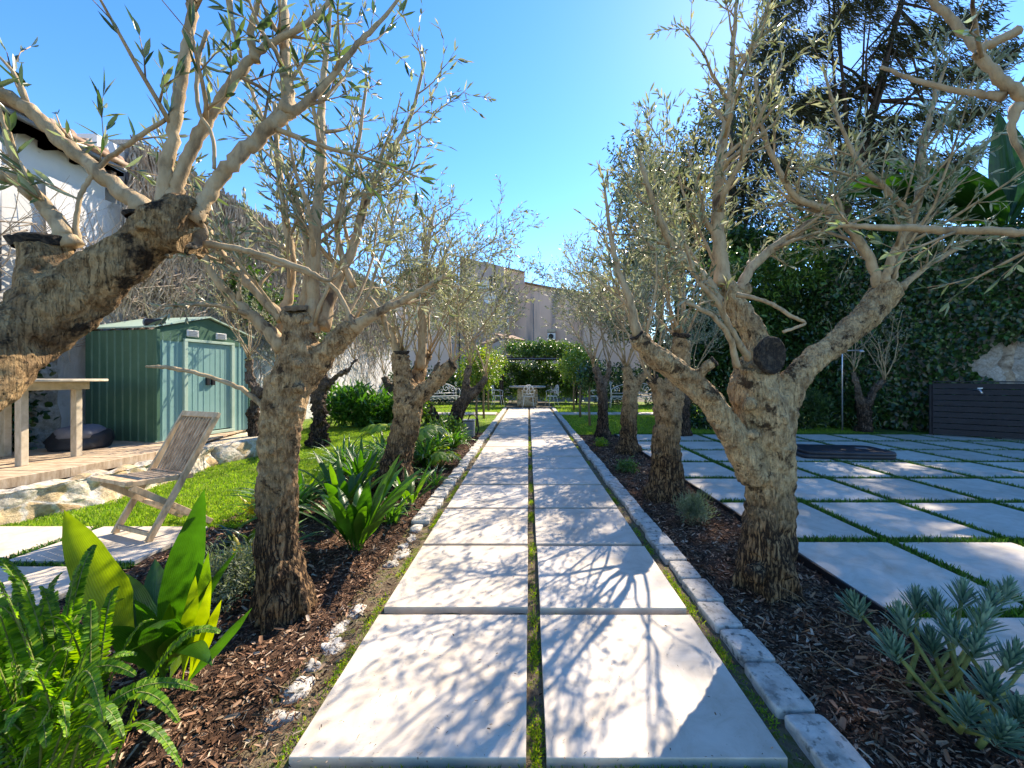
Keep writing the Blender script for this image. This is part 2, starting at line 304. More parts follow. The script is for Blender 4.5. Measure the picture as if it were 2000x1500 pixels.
M['whitewash'] = surf('whitewashed_wall', [(0.28, (0.42, 0.405, 0.38)), (0.45, (0.56, 0.55, 0.53)), (0.7, (0.66, 0.655, 0.64))], 1.6, (1, 1, 0.7), 0.95, 0.9, 0.03, 9, spots=(5, 0.60, 0.72, (0.27, 0.25, 0.21)))
M['render'] = surf('painted_render', [(0.3, (0.50, 0.50, 0.47)), (0.7, (0.60, 0.60, 0.57))], 2, rough=0.9, bs=0.5, bd=0.006, bscale=20, spots=(9, 0.68, 0.72, (0.33, 0.33, 0.3)))
M['stonewall'] = surf('rubble_wall', [(0.3, (0.10, 0.09, 0.075)), (0.45, (0.26, 0.23, 0.19)), (0.65, (0.45, 0.42, 0.36))], 3.2, (1, 1, 1.6), 1, 1, 0.06, 6, dist=0.6)
M['limestonewall'] = surf('retaining_stone', [(0.32, (0.26, 0.20, 0.12)), (0.45, (0.50, 0.40, 0.24)), (0.55, (0.62, 0.56, 0.44)), (0.7, (0.70, 0.67, 0.60))], 5, (1, 1, 1.6), 1, 1, 0.03, 14, spots=(7, 0.58, 0.66, (0.14, 0.11, 0.07)))
def rubble(name, sc, cells, mortar):
    m, n, l, b = nt(name); v = noi_vec(n, l, coords(n, l, (1, 1, 1.5)), 6, 0.10)
    t = n.new("ShaderNodeTexVoronoi"); t.inputs['Scale'].default_value = sc; l.new(v, t.inputs['Vector']); e = vor(n, l, v, sc, 'DISTANCE_TO_EDGE')
    sx = n.new("ShaderNodeSeparateColor"); l.new(t.outputs['Color'], sx.inputs[0]); r = ramp(n, cells); l.new(sx.outputs[0], r.inputs[0])
    q = ramp(n, [(0.03, (1, 1, 1)), (0.10, (0, 0, 0))]); l.new(e, q.inputs[0]); c = mixc(n, l, q.outputs[0], r.outputs[0], mortar)
    f = noi(n, l, coords(n, l), 22, 8, 0.75); fr = ramp(n, [(0.32, (0.5, 0.47, 0.42)), (0.62, (1.15, 1.15, 1.15))]); l.new(f, fr.inputs[0]); c = mixc(n, l, 1.0, c, fr.outputs[0], 'MULTIPLY')
    l.new(c, b.inputs['Base Color']); b.inputs['Roughness'].default_value = 0.95; p = bump(n, l, e, b, 1.0, 0.05); bump(n, l, f, b, 1.0, 0.02, p); return m
M['limestonewall'] = rubble('retaining_stone', 4.5, [(0, (0.36, 0.25, 0.13)), (0.35, (0.56, 0.44, 0.26)), (0.65, (0.62, 0.57, 0.46)), (1, (0.44, 0.34, 0.22))], (0.58, 0.54, 0.46))
M['stonewall'] = rubble('rubble_wall', 3.4, [(0, (0.20, 0.18, 0.15)), (0.5, (0.34, 0.31, 0.27)), (1, (0.46, 0.43, 0.38))], (0.36, 0.34, 0.30))
M['teak'] = surf('weathered_teak', [(0.3, (0.28, 0.19, 0.11)), (0.5, (0.50, 0.36, 0.22)), (0.7, (0.60, 0.46, 0.31))], 20, (1, 1, 0.25), 0.8, 0.4, 0.003, 60)
M['teaks'] = surf('weathered_teak_slat', [(0.3, (0.14, 0.095, 0.06)), (0.5, (0.32, 0.23, 0.155)), (0.72, (0.50, 0.39, 0.28))], 30, (1, 1, 0.2), 0.85, 0.4, 0.003, 70)
M['deck'] = surf('deck_board', [(0.3, (0.26, 0.18, 0.11)), (0.5, (0.44, 0.33, 0.22)), (0.7, (0.55, 0.45, 0.33))], 7, (1, 4, 1), 0.85, 0.4, 0.004, 40)
M['tabwood'] = surf('table_wood', [(0.3, (0.36, 0.30, 0.21)), (0.7, (0.56, 0.49, 0.38))], 10, (3, 1, 1), 0.7, 0.3, 0.003)
M['shed'] = surf('green_sheet_metal', [(0.3, (0.045, 0.11, 0.07)), (0.7, (0.075, 0.155, 0.10))], 4, rough=0.45, bs=0.06, bd=0.004, bscale=6, spots=(14, 0.66, 0.74, (0.10, 0.17, 0.13)))
M['shedlit'] = surf('sunlit_sheet_metal', [(0.3, (0.19, 0.34, 0.31)), (0.7, (0.23, 0.39, 0.36))], 4, rough=0.4, bs=0.05, bd=0.004, bscale=6)  # same shed metal, lighter and bluer: sun and sky light put into the colour
M['shedtrim'] = surf('pale_green_trim', [(0.3, (0.34, 0.46, 0.36)), (0.7, (0.42, 0.54, 0.44))], 6, rough=0.5, bs=0.05)
M['black'] = surf('black_plastic', [(0.3, (0.010, 0.010, 0.012)), (0.7, (0.022, 0.022, 0.026))], 10, rough=0.5, bs=0.15, bd=0.004)
M['cover'] = surf('black_vinyl_cover', [(0.3, (0.014, 0.015, 0.02)), (0.7, (0.03, 0.033, 0.042))], 6, rough=0.42, bs=0.4, bd=0.012, bscale=9)
M['greycloth'] = surf('grey_cover', [(0.3, (0.10, 0.11, 0.14)), (0.7, (0.17, 0.18, 0.22))], 6, rough=0.7, bs=0.3)
M['fence'] = surf('black_fence_board', [(0.3, (0.006, 0.007, 0.012)), (0.7, (0.014, 0.016, 0.024))], 12, (0.3, 1, 1), 0.6, 0.3, 0.003)
M['iron'] = surf('white_painted_iron', [(0.3, (0.66, 0.66, 0.64)), (0.7, (0.8, 0.8, 0.78))], 20, rough=0.4, bs=0.1)
M['steel'] = surf('brushed_steel', [(0.3, (0.35, 0.36, 0.38)), (0.7, (0.5, 0.5, 0.52))], 20, rough=0.35, bs=0.1, metal=0.8)
M['greyplastic'] = surf('grey_plastic', [(0.3, (0.14, 0.16, 0.18)), (0.7, (0.2, 0.22, 0.245))], 8, rough=0.6, bs=0.1)
M['tile'] = surf('roof_tile', [(0.3, (0.16, 0.10, 0.07)), (0.5, (0.28, 0.185, 0.13)), (0.7, (0.38, 0.30, 0.23))], 6, rough=0.9, bs=0.6)
M['pink'] = surf('stained_pink_render', [(0.30, (0.48, 0.35, 0.30)), (0.46, (0.68, 0.46, 0.36)), (0.62, (0.76, 0.54, 0.43))], 0.55, (1.2, 1.2, 0.12), 0.95, 0.3, 0.02, 6, spots=(0.7, 0.58, 0.72, (0.30, 0.26, 0.26)))
M['greyrender'] = surf('grey_stained_render', [(0.3, (0.38, 0.31, 0.29)), (0.5, (0.46, 0.36, 0.31)), (0.7, (0.56, 0.45, 0.39))], 0.8, (1, 1, 0.25), 0.95, 0.3, 0.02, 6)
M['peach'] = surf('peach_render', [(0.3, (0.55, 0.40, 0.32)), (0.7, (0.66, 0.50, 0.41))], 0.8, rough=0.95)
M['bluepaint'] = surf('blue_shutter', [(0.3, (0.04, 0.20, 0.70)), (0.7, (0.06, 0.26, 0.80))], 6, rough=0.5, bs=0.1)
M['glass'] = surf('window_glass', [(0.3, (0.10, 0.20, 0.40)), (0.7, (0.14, 0.26, 0.48))], 3, rough=0.15, bs=0, spec=0.6)
M['white'] = surf('white_paint', [(0.3, (0.62, 0.63, 0.62)), (0.7, (0.74, 0.75, 0.74))], 5, rough=0.6, bs=0.1)
M['zinc'] = surf('zinc', [(0.3, (0.14, 0.16, 0.18)), (0.7, (0.24, 0.26, 0.29))], 4, rough=0.5, bs=0.1, metal=0.4)
M['trunkthin'] = surf('young_trunk', [(0.3, (0.12, 0.085, 0.05)), (0.7, (0.24, 0.18, 0.11))], 20, (1, 1, 0.3), 0.9, 0.5, 0.005)

# ------------------------------------------------------------------ ground
def sheet(name, x0, x1, y0, y1, z, step, amp, fs, mat, seed=0, label=None):
    nx, ny = max(2, int((x1 - x0) / step) + 1), max(2, int((y1 - y0) / step) + 1)
    X, Y = np.meshgrid(np.linspace(x0, x1, nx), np.linspace(y0, y1, ny)); V = []
    for x, y in zip(X.ravel(), Y.ravel()):
        h = amp * (mn.noise(Vector((x * fs, y * fs, seed))) + .5 * mn.noise(Vector((x * fs * 2.7, y * fs * 2.7, seed + 5)))) if amp else 0
        V.append((x, y, z + h))
    i = np.arange(nx * ny).reshape(ny, nx)
    F = np.stack([i[:-1, :-1].ravel(), i[:-1, 1:].ravel(), i[1:, 1:].ravel(), i[1:, :-1].ravel()], 1)
    return tag(link(name, mesh_np(name, V, F, smooth=True), mat), label, kind='structure')
sheet('ground', -400, 400, -300, 700, -0.14, 50, 0, 1, M['earth'])
sheet('planting_bed', -2.52, -0.955, -1.0, 8.6, -0.03, 0.035, 0.022, 4.5, M['mulch'], 3)
sheet('planting_bed', 1.02, 1.775, -1.0, 8.25, -0.035, 0.035, 0.02, 4.5, M['mulch'], 9)
sheet('lawn', -6.5, -2.44, 3.12, 12.55, -0.045, 0.12, 0.012, 1.5, M['lawnbase'], 1)
sheet('lawn', -2.44, -0.97, 8.55, 12.55, -0.045, 0.12, 0.012, 1.5, M['lawnbase'], 2)
sheet('lawn', 1.02, 9.0, 8.28, 12.55, -0.045, 0.12, 0.012, 1.5, M['lawnbase'], 4)
sheet('lawn', -7.0, -0.97, 13.35, 19.5, -0.045, 0.2, 0.012, 1.5, M['lawnbase'], 5)
sheet('lawn', 1.02, 10, 13.35, 19.5, -0.045, 0.2, 0.012, 1.5, M['lawnbase'], 6)
sheet('ground', -0.96, 1.01, 15.1, 19.5, -0.045, 0.2, 0.01, 1.5, M['earth'], 6)

rs = random.Random(7)
# the path: soil bed with two columns of slabs
path = sheet('path', -0.96, 1.02, -0.6, 15.1, -0.036, 0.03, 0.010, 6, M['soil'], 8)
path['label'] = 'straight garden path of pale limestone slabs in two columns with mossy joints'
def slabobj(parent, x0, x1, y0, y1, z=0.0, th=0.042):
    m = MB(); dx, dy = rs.uniform(-.003, .003), rs.uniform(-.003, .003)
    m.box(((x0 + x1) / 2 + dx, (y0 + y1) / 2 + dy, z - th / 2 + rs.uniform(-.002, .002)), (x1 - x0, y1 - y0, th), rs.uniform(-.002, .002))
    return m.build('slab', M['slab'], parent, bev=0.0025)
ys = 1.216 - 0.79
for r in range(19):
    if r == 1: ys = 1.216
    slabobj(path, -0.737, -0.004, ys, ys + 0.733); slabobj(path, 0.057, 0.80, ys - 0.004, ys + 0.729)
    ys += 0.775
    if r == 1: ys += 0.015
# cross walk, both sides of the path
for sx in (-1, 1):
    cw = sheet('footpath', min(sx * 1.0, sx * 6.4), max(sx * 1.0, sx * 6.4), 12.55, 13.35, -0.032, 0.2, 0, 1, M['soil'], 2)
    cw['label'] = 'pale slab footpath crossing the lawn at the ' + ('left' if sx < 0 else 'right') + ' of the main path'
    for k in range(6):
        a = 1.05 + k * 0.89; slabobj(cw, min(sx * a, sx * (a + .85)), max(sx * a, sx * (a + .85)), 12.58, 13.32, -0.006)
# kerbs
def kerb(name, label, xs, ymax, small):
    e = bpy.data.objects.new(name, None); COL.objects.link(e); e.location = (xs, 0, 0); tag(e, label, kind='structure')
    y = 0.9; k = 0
    while y < ymax and k < 95:
        L = rs.uniform(.15, .24) * (1 + .12 * max(0, y - 3)); m = MB(); w = rs.uniform(.12, .15)
        if small and y < 3.2:
            L = rs.uniform(.07, .15); w = rs.uniform(.05, .12)
            if rs.random() < .42 and y < 2.4: y += L + .05; continue
        if y < 3.0 and not small: L = rs.uniform(.20, .25)
        m.rock((xs + rs.uniform(-.008, .008) * (3 if small and y < 3 else 1), y + L / 2, -0.028 + (-.007 if not small else (-.020 if y < 3 else -.004))), (w, L, 0.075 if not (small and y < 3.2) else .055), 0.2 if not (small and y < 3.2) else .75, k * 1.3 + xs, 0.035 if not small else (.3 if y < 3 else .1), 24, 13, rs.uniform(-.04, .04) * (5 if small and y < 3 else 1))
        m.build('kerb_stone', M['kerb'], e, smooth=True); y += L + (rs.uniform(.008, .018) if not small else rs.uniform(.01, .03)); k += 1
kerb('kerb', 'row of grey cobble kerb stones along the right side of the path', 0.955, 15.0, False)
kerb('kerb', 'broken row of small white stones along the left side of the path', -0.885, 15.0, True)

# terrace on the right with turf in the joints
terrace = sheet('terrace', 1.80, 10.2, 0.0, 8.22, -0.028, 0.4, 0, 1, M['turfbase'], 1)
terrace['label'] = 'terrace of large pale slabs with strips of green turf between them'
xc = [(1.81, 2.545)] + [(2.625 + .885 * k, 2.625 + .885 * k + .805) for k in range(9)]
yc = [(1.12 + .88 * j, 1.12 + .88 * j + .80) for j in range(-1, 8)]
for a, b in xc:
    for c, d in yc:
        if a > 1.45 * d + .2: continue
        slabobj(terrace, a, b, c, d, 0.0)
m = MB(); m.box((1.79, 4.1, -0.03), (0.012, 8.2, 0.07)); tag(m.build('garden_edging', M['black']), 'thin black edging strip between the mulch bed and the slab terrace', 'edging')
# left sitting area
pl = sheet('pavement', -6.2, -2.5, 0.4, 3.13, -0.028, 0.4, 0, 1, M['turfbase'], 1)
pl['label'] = 'pale slab paving under the wooden chair at the left'
for k in range(4):
    for j in range(3):
        slabobj(pl, -2.52 - .9 * (k + 1) + .08, -2.52 - .9 * k, 2.52 - .89 * j - (.0 if j else 0), 2.52 - .89 * j + (.58 if j == 0 else .81), 0.0)

# ------------------------------------------------------------------ loose material on the ground (stuff)
def scatter(rng, n, x0, x1, y0, y1, dens=1.0):
    """more points near the camera"""
    y = y0 + (y1 - y0) * rng.random(n) ** (1.0 + dens); return np.stack([x0 + (x1 - x0) * rng.random(n), y, np.zeros(n)], 1)
def zat(p, z, amp, fs, seed):
    return np.array([z + amp * (mn.noise(Vector((x * fs, y * fs, seed))) + .5 * mn.noise(Vector((x * fs * 2.7, y * fs * 2.7, seed + 5)))) for x, y, _ in p])
def chips(rng, p, seed, label, smin=.012, smax=.052):
    n = len(p); th = rng.random(n) * 6.283; T = np.stack([np.cos(th), np.sin(th), rng.normal(size=n) * .35], 1)
    N = np.stack([rng.normal(size=n) * .45, rng.normal(size=n) * .45, np.ones(n)], 1)
    L = smin + (smax - smin) * rng.random(n) ** 2; V, F, v = leaves_np(p, T, N, L, L * (.10 + .30 * rng.random(n) ** 2), rng, fold=.4, curl=.1, shape=(.15, .85, .8))
    tag(link('bark_mulch', mesh_np('mulch', V, F, np.clip(v ** 1.3, 0, 1)), M['chip']), label, 'mulch', kind='stuff')
rg = np.random.default_rng(5)
p = scatter(rg, 60000, -2.5, -0.93, .7, 8.4, .9); p[:, 2] = zat(p, -.03, .022, 4.5, 3) + rg.random(len(p)) * .012; chips(rg, p, 1, 'reddish brown bark chips covering the bed left of the path')
p = scatter(rg, 36000, 1.03, 1.77, .7, 8.2, .9); p[:, 2] = zat(p, -.035, .02, 4.5, 9) + rg.random(len(p)) * .012; chips(rg, p, 2, 'dark bark chips covering the narrow bed beside the terrace')
p = scatter(rg, 7500, -.95, -.755, .7, 4.6, .9); p = p[rg.random(len(p)) < (1 - .9 * (p[:, 0] + .95) / .2)]; p[:, 2] = -.020; chips(rg, p, 5, 'bark chips spilling around the small white stones', .008, .035)
p = np.concatenate([scatter(rg, 420, -.73, -.01, 1.2, 6, 1), scatter(rg, 200, .06, .80, 1.2, 6, 1)]); p[:, 2] = .003
chips(rg, p, 3, 'specks of bark and dry leaf bits lying on the path slabs', .004, .016)
def blades(rng, name, p, h, w, mat, label, cat='grass', lean=.45):
    n = len(p); T = np.stack([rng.normal(size=n) * lean, rng.normal(size=n) * lean, np.ones(n)], 1); N = np.stack([rng.normal(size=n), rng.normal(size=n), np.zeros(n)], 1)
    V, F, v = leaves_np(p, T, N, h * (.5 + rng.random(n)), w, rng, curl=.2); return tag(link(name, mesh_np(name, V, F, v), mat), label, cat, kind='stuff')
p = np.concatenate([scatter(rg, 95000, -5.2, -2.3, 3.14, 9.5, .8), scatter(rg, 16000, -6, -.98, 8.5, 12.5, .2)]); p[:, 2] = -.04
p = p[~((p[:, 0] < -4.25) & (p[:, 1] < 6.6))]
blades(rg, 'grass', p, .028, .006, M['grass'], 'bright sunlit lawn grass between the deck and the planting bed')
p = scatter(rg, 45000, 1.03, 7.5, 8.3, 12.5, .4); p[:, 2] = -.04
blades(rg, 'grass', p, .035, .008, M['grass'], 'lawn grass behind the terrace right of the path')
p = np.concatenate([scatter(rg, 9000, -6.5, -.98, 13.4, 17, .2), scatter(rg, 9000, 1.03, 7, 13.4, 17, .2)]); p[:, 2] = -.04
blades(rg, 'grass', p, .04, .012, M['grass'], 'lawn grass around the stone table at the far end')
# turf in the terrace joints
q = []
for k in range(len(xc) - 1):
    n = 5200; q.append(np.stack([xc[k][1] + (xc[k + 1][0] - xc[k][1]) * rg.random(n), .6 + 7.6 * rg.random(n) ** 1.4, np.full(n, -.028)], 1))
for j in range(len(yc) - 1):
    n = int(7500 / (1 + .25 * j)); q.append(np.stack([1.81 + 7.6 * rg.random(n) ** 1.2, yc[j][1] + (yc[j + 1][0] - yc[j][1]) * rg.random(n), np.full(n, -.028)], 1))
n = 5000; q.append(np.stack([1.81 + 7.6 * rg.random(n), 8.12 + .1 * rg.random(n), np.full(n, -.028)], 1))
q = np.concatenate(q); q = q[q[:, 0] < 1.35 * q[:, 1] + .2]
blades(rg, 'turf', q, .042, .006, M['turf'], 'dark green turf growing in the joints of the terrace slabs', lean=.3)
n = 9000; q = [np.stack([-6.1 + 3.6 * rg.random(n // 2), rg.choice([2.475, 1.595], n // 2) + .07 * (rg.random(n // 2) - .5), np.full(n // 2, -.028)], 1),
     np.stack([rg.choice([-3.38, -4.28, -5.18], n // 2) + .07 * (rg.random(n // 2) - .5), .8 + 2.3 * rg.random(n // 2), np.full(n // 2, -.028)], 1)]
blades(rg, 'turf', np.concatenate(q), .035, .007, M['turf'], 'low green growth in the joints of the paving under the chair', lean=.6)
# moss tufts in the path joints
q = []
for k in range(80):
    s = rs.choice(['m', 'l', 'r', 'c', 'm']); y = .9 + 7 * rs.random() ** 1.6
    c = {'m': (.027, y), 'l': (-.775, y), 'r': (.84, y), 'c': (rs.uniform(-.7, .8), 1.216 + .775 * rs.choice([0, 1, 2, 3]) - .028)}[s]
    n = 120; q.append(np.stack([c[0] + np.clip(rg.normal(size=n) * .012, -.024, .024), c[1] + rg.normal(size=n) * .06 if s != 'c' else c[1] + rg.normal(size=n) * .008, np.full(n, -.03)], 1))
    if s == 'c': q[-1][:, 0] = c[0] + rg.normal(size=n) * .07
n = 2600; q.append(np.stack([-.72 + 1.5 * rg.random(n), 1.12 + .085 * rg.random(n), np.full(n, -.03)], 1))
blades(rg, 'moss', np.concatenate(q), .014, .004, M['lime'], 'yellow green moss tufts in the joints between the path slabs', 'moss', lean=.8)
q = scatter(rg, 9000, -.95, 1.0, .9, 6, .8); q[:, 2] = -.024
q = q[(q[:, 0] < -.74) | (q[:, 0] > .81) | ((q[:, 0] > 0) & (q[:, 0] < .055)) | (q[:, 1] < 1.2)]; chips(rg, q, 4, 'small gravel and bark crumbs in the joints of the path', .004, .016)
# ------------------------------------------------------------------ olive trees
def spline(ctrl, sub=5):
    """Catmull-Rom through control points given as 4-vectors (x,y,z,r)"""
    c = [np.array(q, float) for q in ctrl]
    if len(c) == 2: return [c[0] * (1 - t) + c[1] * t for t in np.linspace(0, 1, sub + 1)]
    c = [2 * c[0] - c[1]] + c + [2 * c[-1] - c[-2]]; out = []
    for i in range(1, len(c) - 2):
        for k in range(sub):
            t = k / sub; a, b, d, e = c[i - 1:i + 3]
            out.append(.5 * ((2 * b) + (d - a) * t + (2 * a - 5 * b + 4 * d - e) * t * t + (3 * b - a - 3 * d + e) * t ** 3))
    out.append(c[-2]); return out
def W4(q, n=None):
    v = P(q[0], q[1], q[2]); r = q[3] / FP * q[2]
    if n is not None: r /= math.sqrt(1 + ((q[0] - VX) / FP * n[0] + (q[1] - VY) / FP * n[1]) ** 2)   # wide lens widens round limbs towards the corners
    return (v.x, v.y, v.z, r)
def W4s(q):
    o = []
    for i, c in enumerate(q):
        a, b = q[max(i - 1, 0)], q[min(i + 1, len(q) - 1)]; dx, dy = b[0] - a[0], b[1] - a[1]; L = math.hypot(dx, dy) or 1
        o.append(W4(c, (-dy / L, dx / L)))
    return o
class Growth:
    def __init__(s, seed, leafL=.055, leafW=.012, dens=1.0, up=.25, spacing=.022, bare=.35):
        s.r = random.Random(seed); s.mb = MB(); s.P = []; s.T = []; s.N = []; s.LL = leafL; s.LW = leafW; s.dens = dens; s.up = up; s.sp = spacing; s.bare = bare; s.skip = .70
    def rv(s): return Vector((s.r.gauss(0, 1), s.r.gauss(0, 1), s.r.gauss(0, 1)))
    def leafrun(s, a, d, L):
        k = int(L / s.sp * min(1, s.dens) + s.r.random()); side = d.cross(s.rv()).normalized()
        for i in range(k):
            t = (i + s.r.random() * .5) / max(k, 1); p = a + d * L * t
            side = (Matrix.Rotation(s.r.uniform(1.2, 1.9), 3, d) @ side)
            if s.r.random() < s.skip: continue
            for sg in (1, -1):
                if s.r.random() < .12: continue
                dd = (d * s.r.uniform(.4, 1.0) + side * sg * s.r.uniform(.5, 1) + s.rv() * .18).normalized()
                s.P.append(p); s.T.append(dd); s.N.append((d * .9 + s.rv() * .5 - dd * .3).normalized())
        for _ in range(2):
            dd = (d + s.rv() * .25).normalized(); s.P.append(a + d * L); s.T.append(dd); s.N.append(s.rv())
    def grow(s, a, d, L, r, lev, leafy=True):
        a = Vector(a); d = Vector(d).normalized(); seg = max(.05, L / (9 if lev == 0 else 5 if lev == 1 else 3)); n = max(2, int(L / seg)); pts = [a.copy()]; rad = [r]; dirs = [d.copy()]
        for i in range(n):
            d = (d + s.rv() * (.13 if lev == 0 else .17) + Vector((0, 0, s.up * (.35 if lev else .18)))).normalized()
            a = a + d * seg; pts.append(a.copy()); dirs.append(d.copy()); rad.append(max(.0011, r * (1 - .72 * (i + 1) / n)))
        s.mb.tube(pts, rad, 8 if r > .012 else 5 if r > .004 else 4)
        s.kids(pts, dirs, rad, L, lev, leafy)
    def kids(s, pts, dirs, rad, L, lev, leafy=True):
        n = len(pts) - 1
        if lev >= 2:
            if leafy:
                for i in range(n): s.leafrun(pts[i], (pts[i + 1] - pts[i]).normalized(), (pts[i + 1] - pts[i]).length)
            return
        step = .10 if lev == 0 else .055
        t = L * (s.bare if lev == 0 else .18)
        while t < L:
            f = t / L * n; i = min(int(f), n - 1); p = pts[i].lerp(pts[i + 1], f - i); dd = dirs[i]
            ax = dd.cross(s.rv()).normalized(); cd = Matrix.Rotation(math.radians(s.r.uniform(24, 58)), 3, ax) @ dd
            cl = (L - t * .6) * s.r.uniform(.28, .55) if lev == 0 else s.r.uniform(.08, .22)
            s.grow(p, cd, max(.08, min(cl, .75)), max(.0014, rad[i] * .5), lev + 1, leafy)
            t += step * s.r.uniform(.6, 1.5) / max(.4, s.dens)
        if leafy:
            i = max(0, n - (2 if lev == 0 else 3))
            for j in range(i, n): s.leafrun(pts[j], (pts[j + 1] - pts[j]).normalized(), (pts[j + 1] - pts[j]).length)
    def traced(s, q, kids=True, sides=8):
        sp = spline(W4s(q), 7); pts = [Vector(c[:3]) + s.rv() * min(.0035, c[3] * .16) for c in sp]; rad = [max(.0012, c[3] * (1 + s.r.choice((-.04, 0, .03, .05, .13 if c[3] > .006 else 0)) * s.r.random())) for c in sp]
        rad = [w * (1 + .4 * math.exp(-i / 2.5)) for i, w in enumerate(rad)]
        s.mb.tube(pts, rad, sides, lobes=.045 if rad[0] > .005 else 0)
        L = sum((pts[i + 1] - pts[i]).length for i in range(len(pts) - 1))
        dirs = [(pts[min(i + 1, len(pts) - 1)] - pts[max(i - 1, 0)]).normalized() for i in range(len(pts))]
        if kids: s.kids(pts, dirs, rad, L, 0)
        return pts, dirs, rad
LF = [0]
def olive(label, base, limbs, mat, seed, traced=(), auto=(), cuts=(), knots=(), vox=.012, dispv=.02, leafL=.055, dens=1.0, leaf='oliveL', group='pruned olive trees lining the path', up=.25, bare=.35, flare=1.16, thin=(), cutmat='cut', spacing=.022, leafW=None):
    b = Vector(base); root = thing('olive_tree', label, 'tree', b, 0, group)
    mb = MB(); r = random.Random(seed)
    for li, q in enumerate(limbs):
        c = W4s(q)
        if li == 0 and flare:
            c0 = c[0]; c = [(b.x, b.y, b.z - .06, c0[3] * flare * 1.12), (b.x, b.y, b.z + .05, c0[3] * flare)] + c
        sp = spline(c, 6)
        pts = [Vector(x[:3]) + Vector((r.gauss(0, 1), r.gauss(0, 1), 0)) * x[3] * .04 for x in sp]
        mb.tube(pts, [x[3] for x in sp], 22, lobes=.075, seed=seed + li)
    if flare:                                     # root spurs
        r0 = W4s(limbs[0])[0][3] * flare
        for k in range(5):
            th = k * 1.257 + seed; dv = Vector((math.cos(th), math.sin(th), 0))
            mb.tube([b + dv * r0 * .55 + Vector((0, 0, .22)), b + dv * r0 * .95 + Vector((0, 0, .07)), b + dv * r0 * 1.3 + Vector((0, 0, -.04))], [r0 * .22, r0 * .26, r0 * .12], 10)
    for (x, y, D, hw) in knots: mb.rock(P(x, y, D), [hw / FP * D * 1.35] * 3, .9, x, .25, 12, 8)
    tr = mb.build('trunk', M[mat], root, smooth=True)
    if vox:
        md = tr.modifiers.new('merge', 'REMESH'); md.mode = 'VOXEL'; md.voxel_size = vox; md.use_smooth_shade = True
        sm = tr.modifiers.new('soften', 'SMOOTH'); sm.iterations = 5; sm.factor = .5
        for nm, sc, st in (('gnarl', .13, dispv * 2.1), ('lump', .06, dispv * 1.1), ('crack', .022, dispv * .6)):
            t = bpy.data.textures.new(nm, 'CLOUDS'); t.noise_scale = sc; t.noise_depth = 2; t.noise_type = 'SOFT_NOISE' if nm == 'gnarl' else 'HARD_NOISE'
            dm = tr.modifiers.new(nm, 'DISPLACE'); dm.texture = t; dm.strength = st; dm.mid_level = .5; dm.texture_coords = 'LOCAL'
    g = Growth(seed, leafL, dens=dens, up=up, bare=bare, spacing=spacing)
    for q in traced: g.traced(q)
    for q in thin: g.traced(q, kids=False, sides=7)
    for (x, y, D, dx, dy, dz, L, rr) in auto:
        g.grow(P(x, y, D), (dx, dy, dz), L, rr, 0)
    g.mb.build('branches', M['twig'], root, smooth=True)
    if g.P:
        n = len(g.P); rn = np.random.default_rng(seed); L = leafL * (.55 + .75 * rn.random(n))
        LF[0] += n
        leafobj('foliage', leaves_np(np.array(g.P), np.array(g.T), np.array(g.N), L, (leafW or .0105) * .86 * (.7 + .6 * rn.random(n)), rn, origin=b, fold=.3, curl=.08, shape=(.35, .68, .9)), M[leaf], root)
    for (x, y, D, hw, nx, ny, nz, *cm) in cuts:
        m = MB(); c = P(x, y, D); rr = hw / FP * D; N = Vector((nx, ny, nz)).normalized(); A = N.cross(Vector((.3, .2, 1))).normalized(); B = N.cross(A); V = []; F = []; K = 22
        for j, f in enumerate((.80, .93, .82, .58, .3)):
            for k in range(K):
                th = 2 * math.pi * k / K; w = rr * f * (1 + .10 * mn.noise(Vector((math.cos(th) * 2, math.sin(th) * 2, seed + x))))
                V.append(c + (A * math.cos(th) + B * math.sin(th)) * w + N * (rr * ((-.3, .0, .07, -.01, -.05)[j]) + rr * .05 * r.uniform(-1, 1)))
        for j in range(4):
            for k in range(K): F.append((j * K + k, j * K + (k + 1) % K, (j + 1) * K + (k + 1) % K, (j + 1) * K + k))
        F.append(tuple(4 * K + k for k in range(K))); m.add(V, F); co = m.build('pruning_cut', M[cm[0] if cm else cutmat], root, smooth=True); co.data.transform(Matrix.Translation(b - c)); co.location = c - b
    return root
def fan(x, y, D, n, seed, L, r, spread=.55, lean=(0, 0)):
    """n shoots leaving one stub and opening like a vase"""
    q = random.Random(seed); o = []
    for k in range(n):
        th = 6.283 * (k + q.random() * .6) / n; o.append((x + q.uniform(-9, 9) * 3 / max(D, 1.5), y + q.uniform(-6, 6), D + q.uniform(-.04, .04), math.cos(th) * spread * q.uniform(.5, 1.1) + lean[0], math.sin(th) * spread * q.uniform(.5, 1.1) + lean[1], 1, L * q.uniform(.7, 1.12), r * q.uniform(.7, 1.1)))
    return o

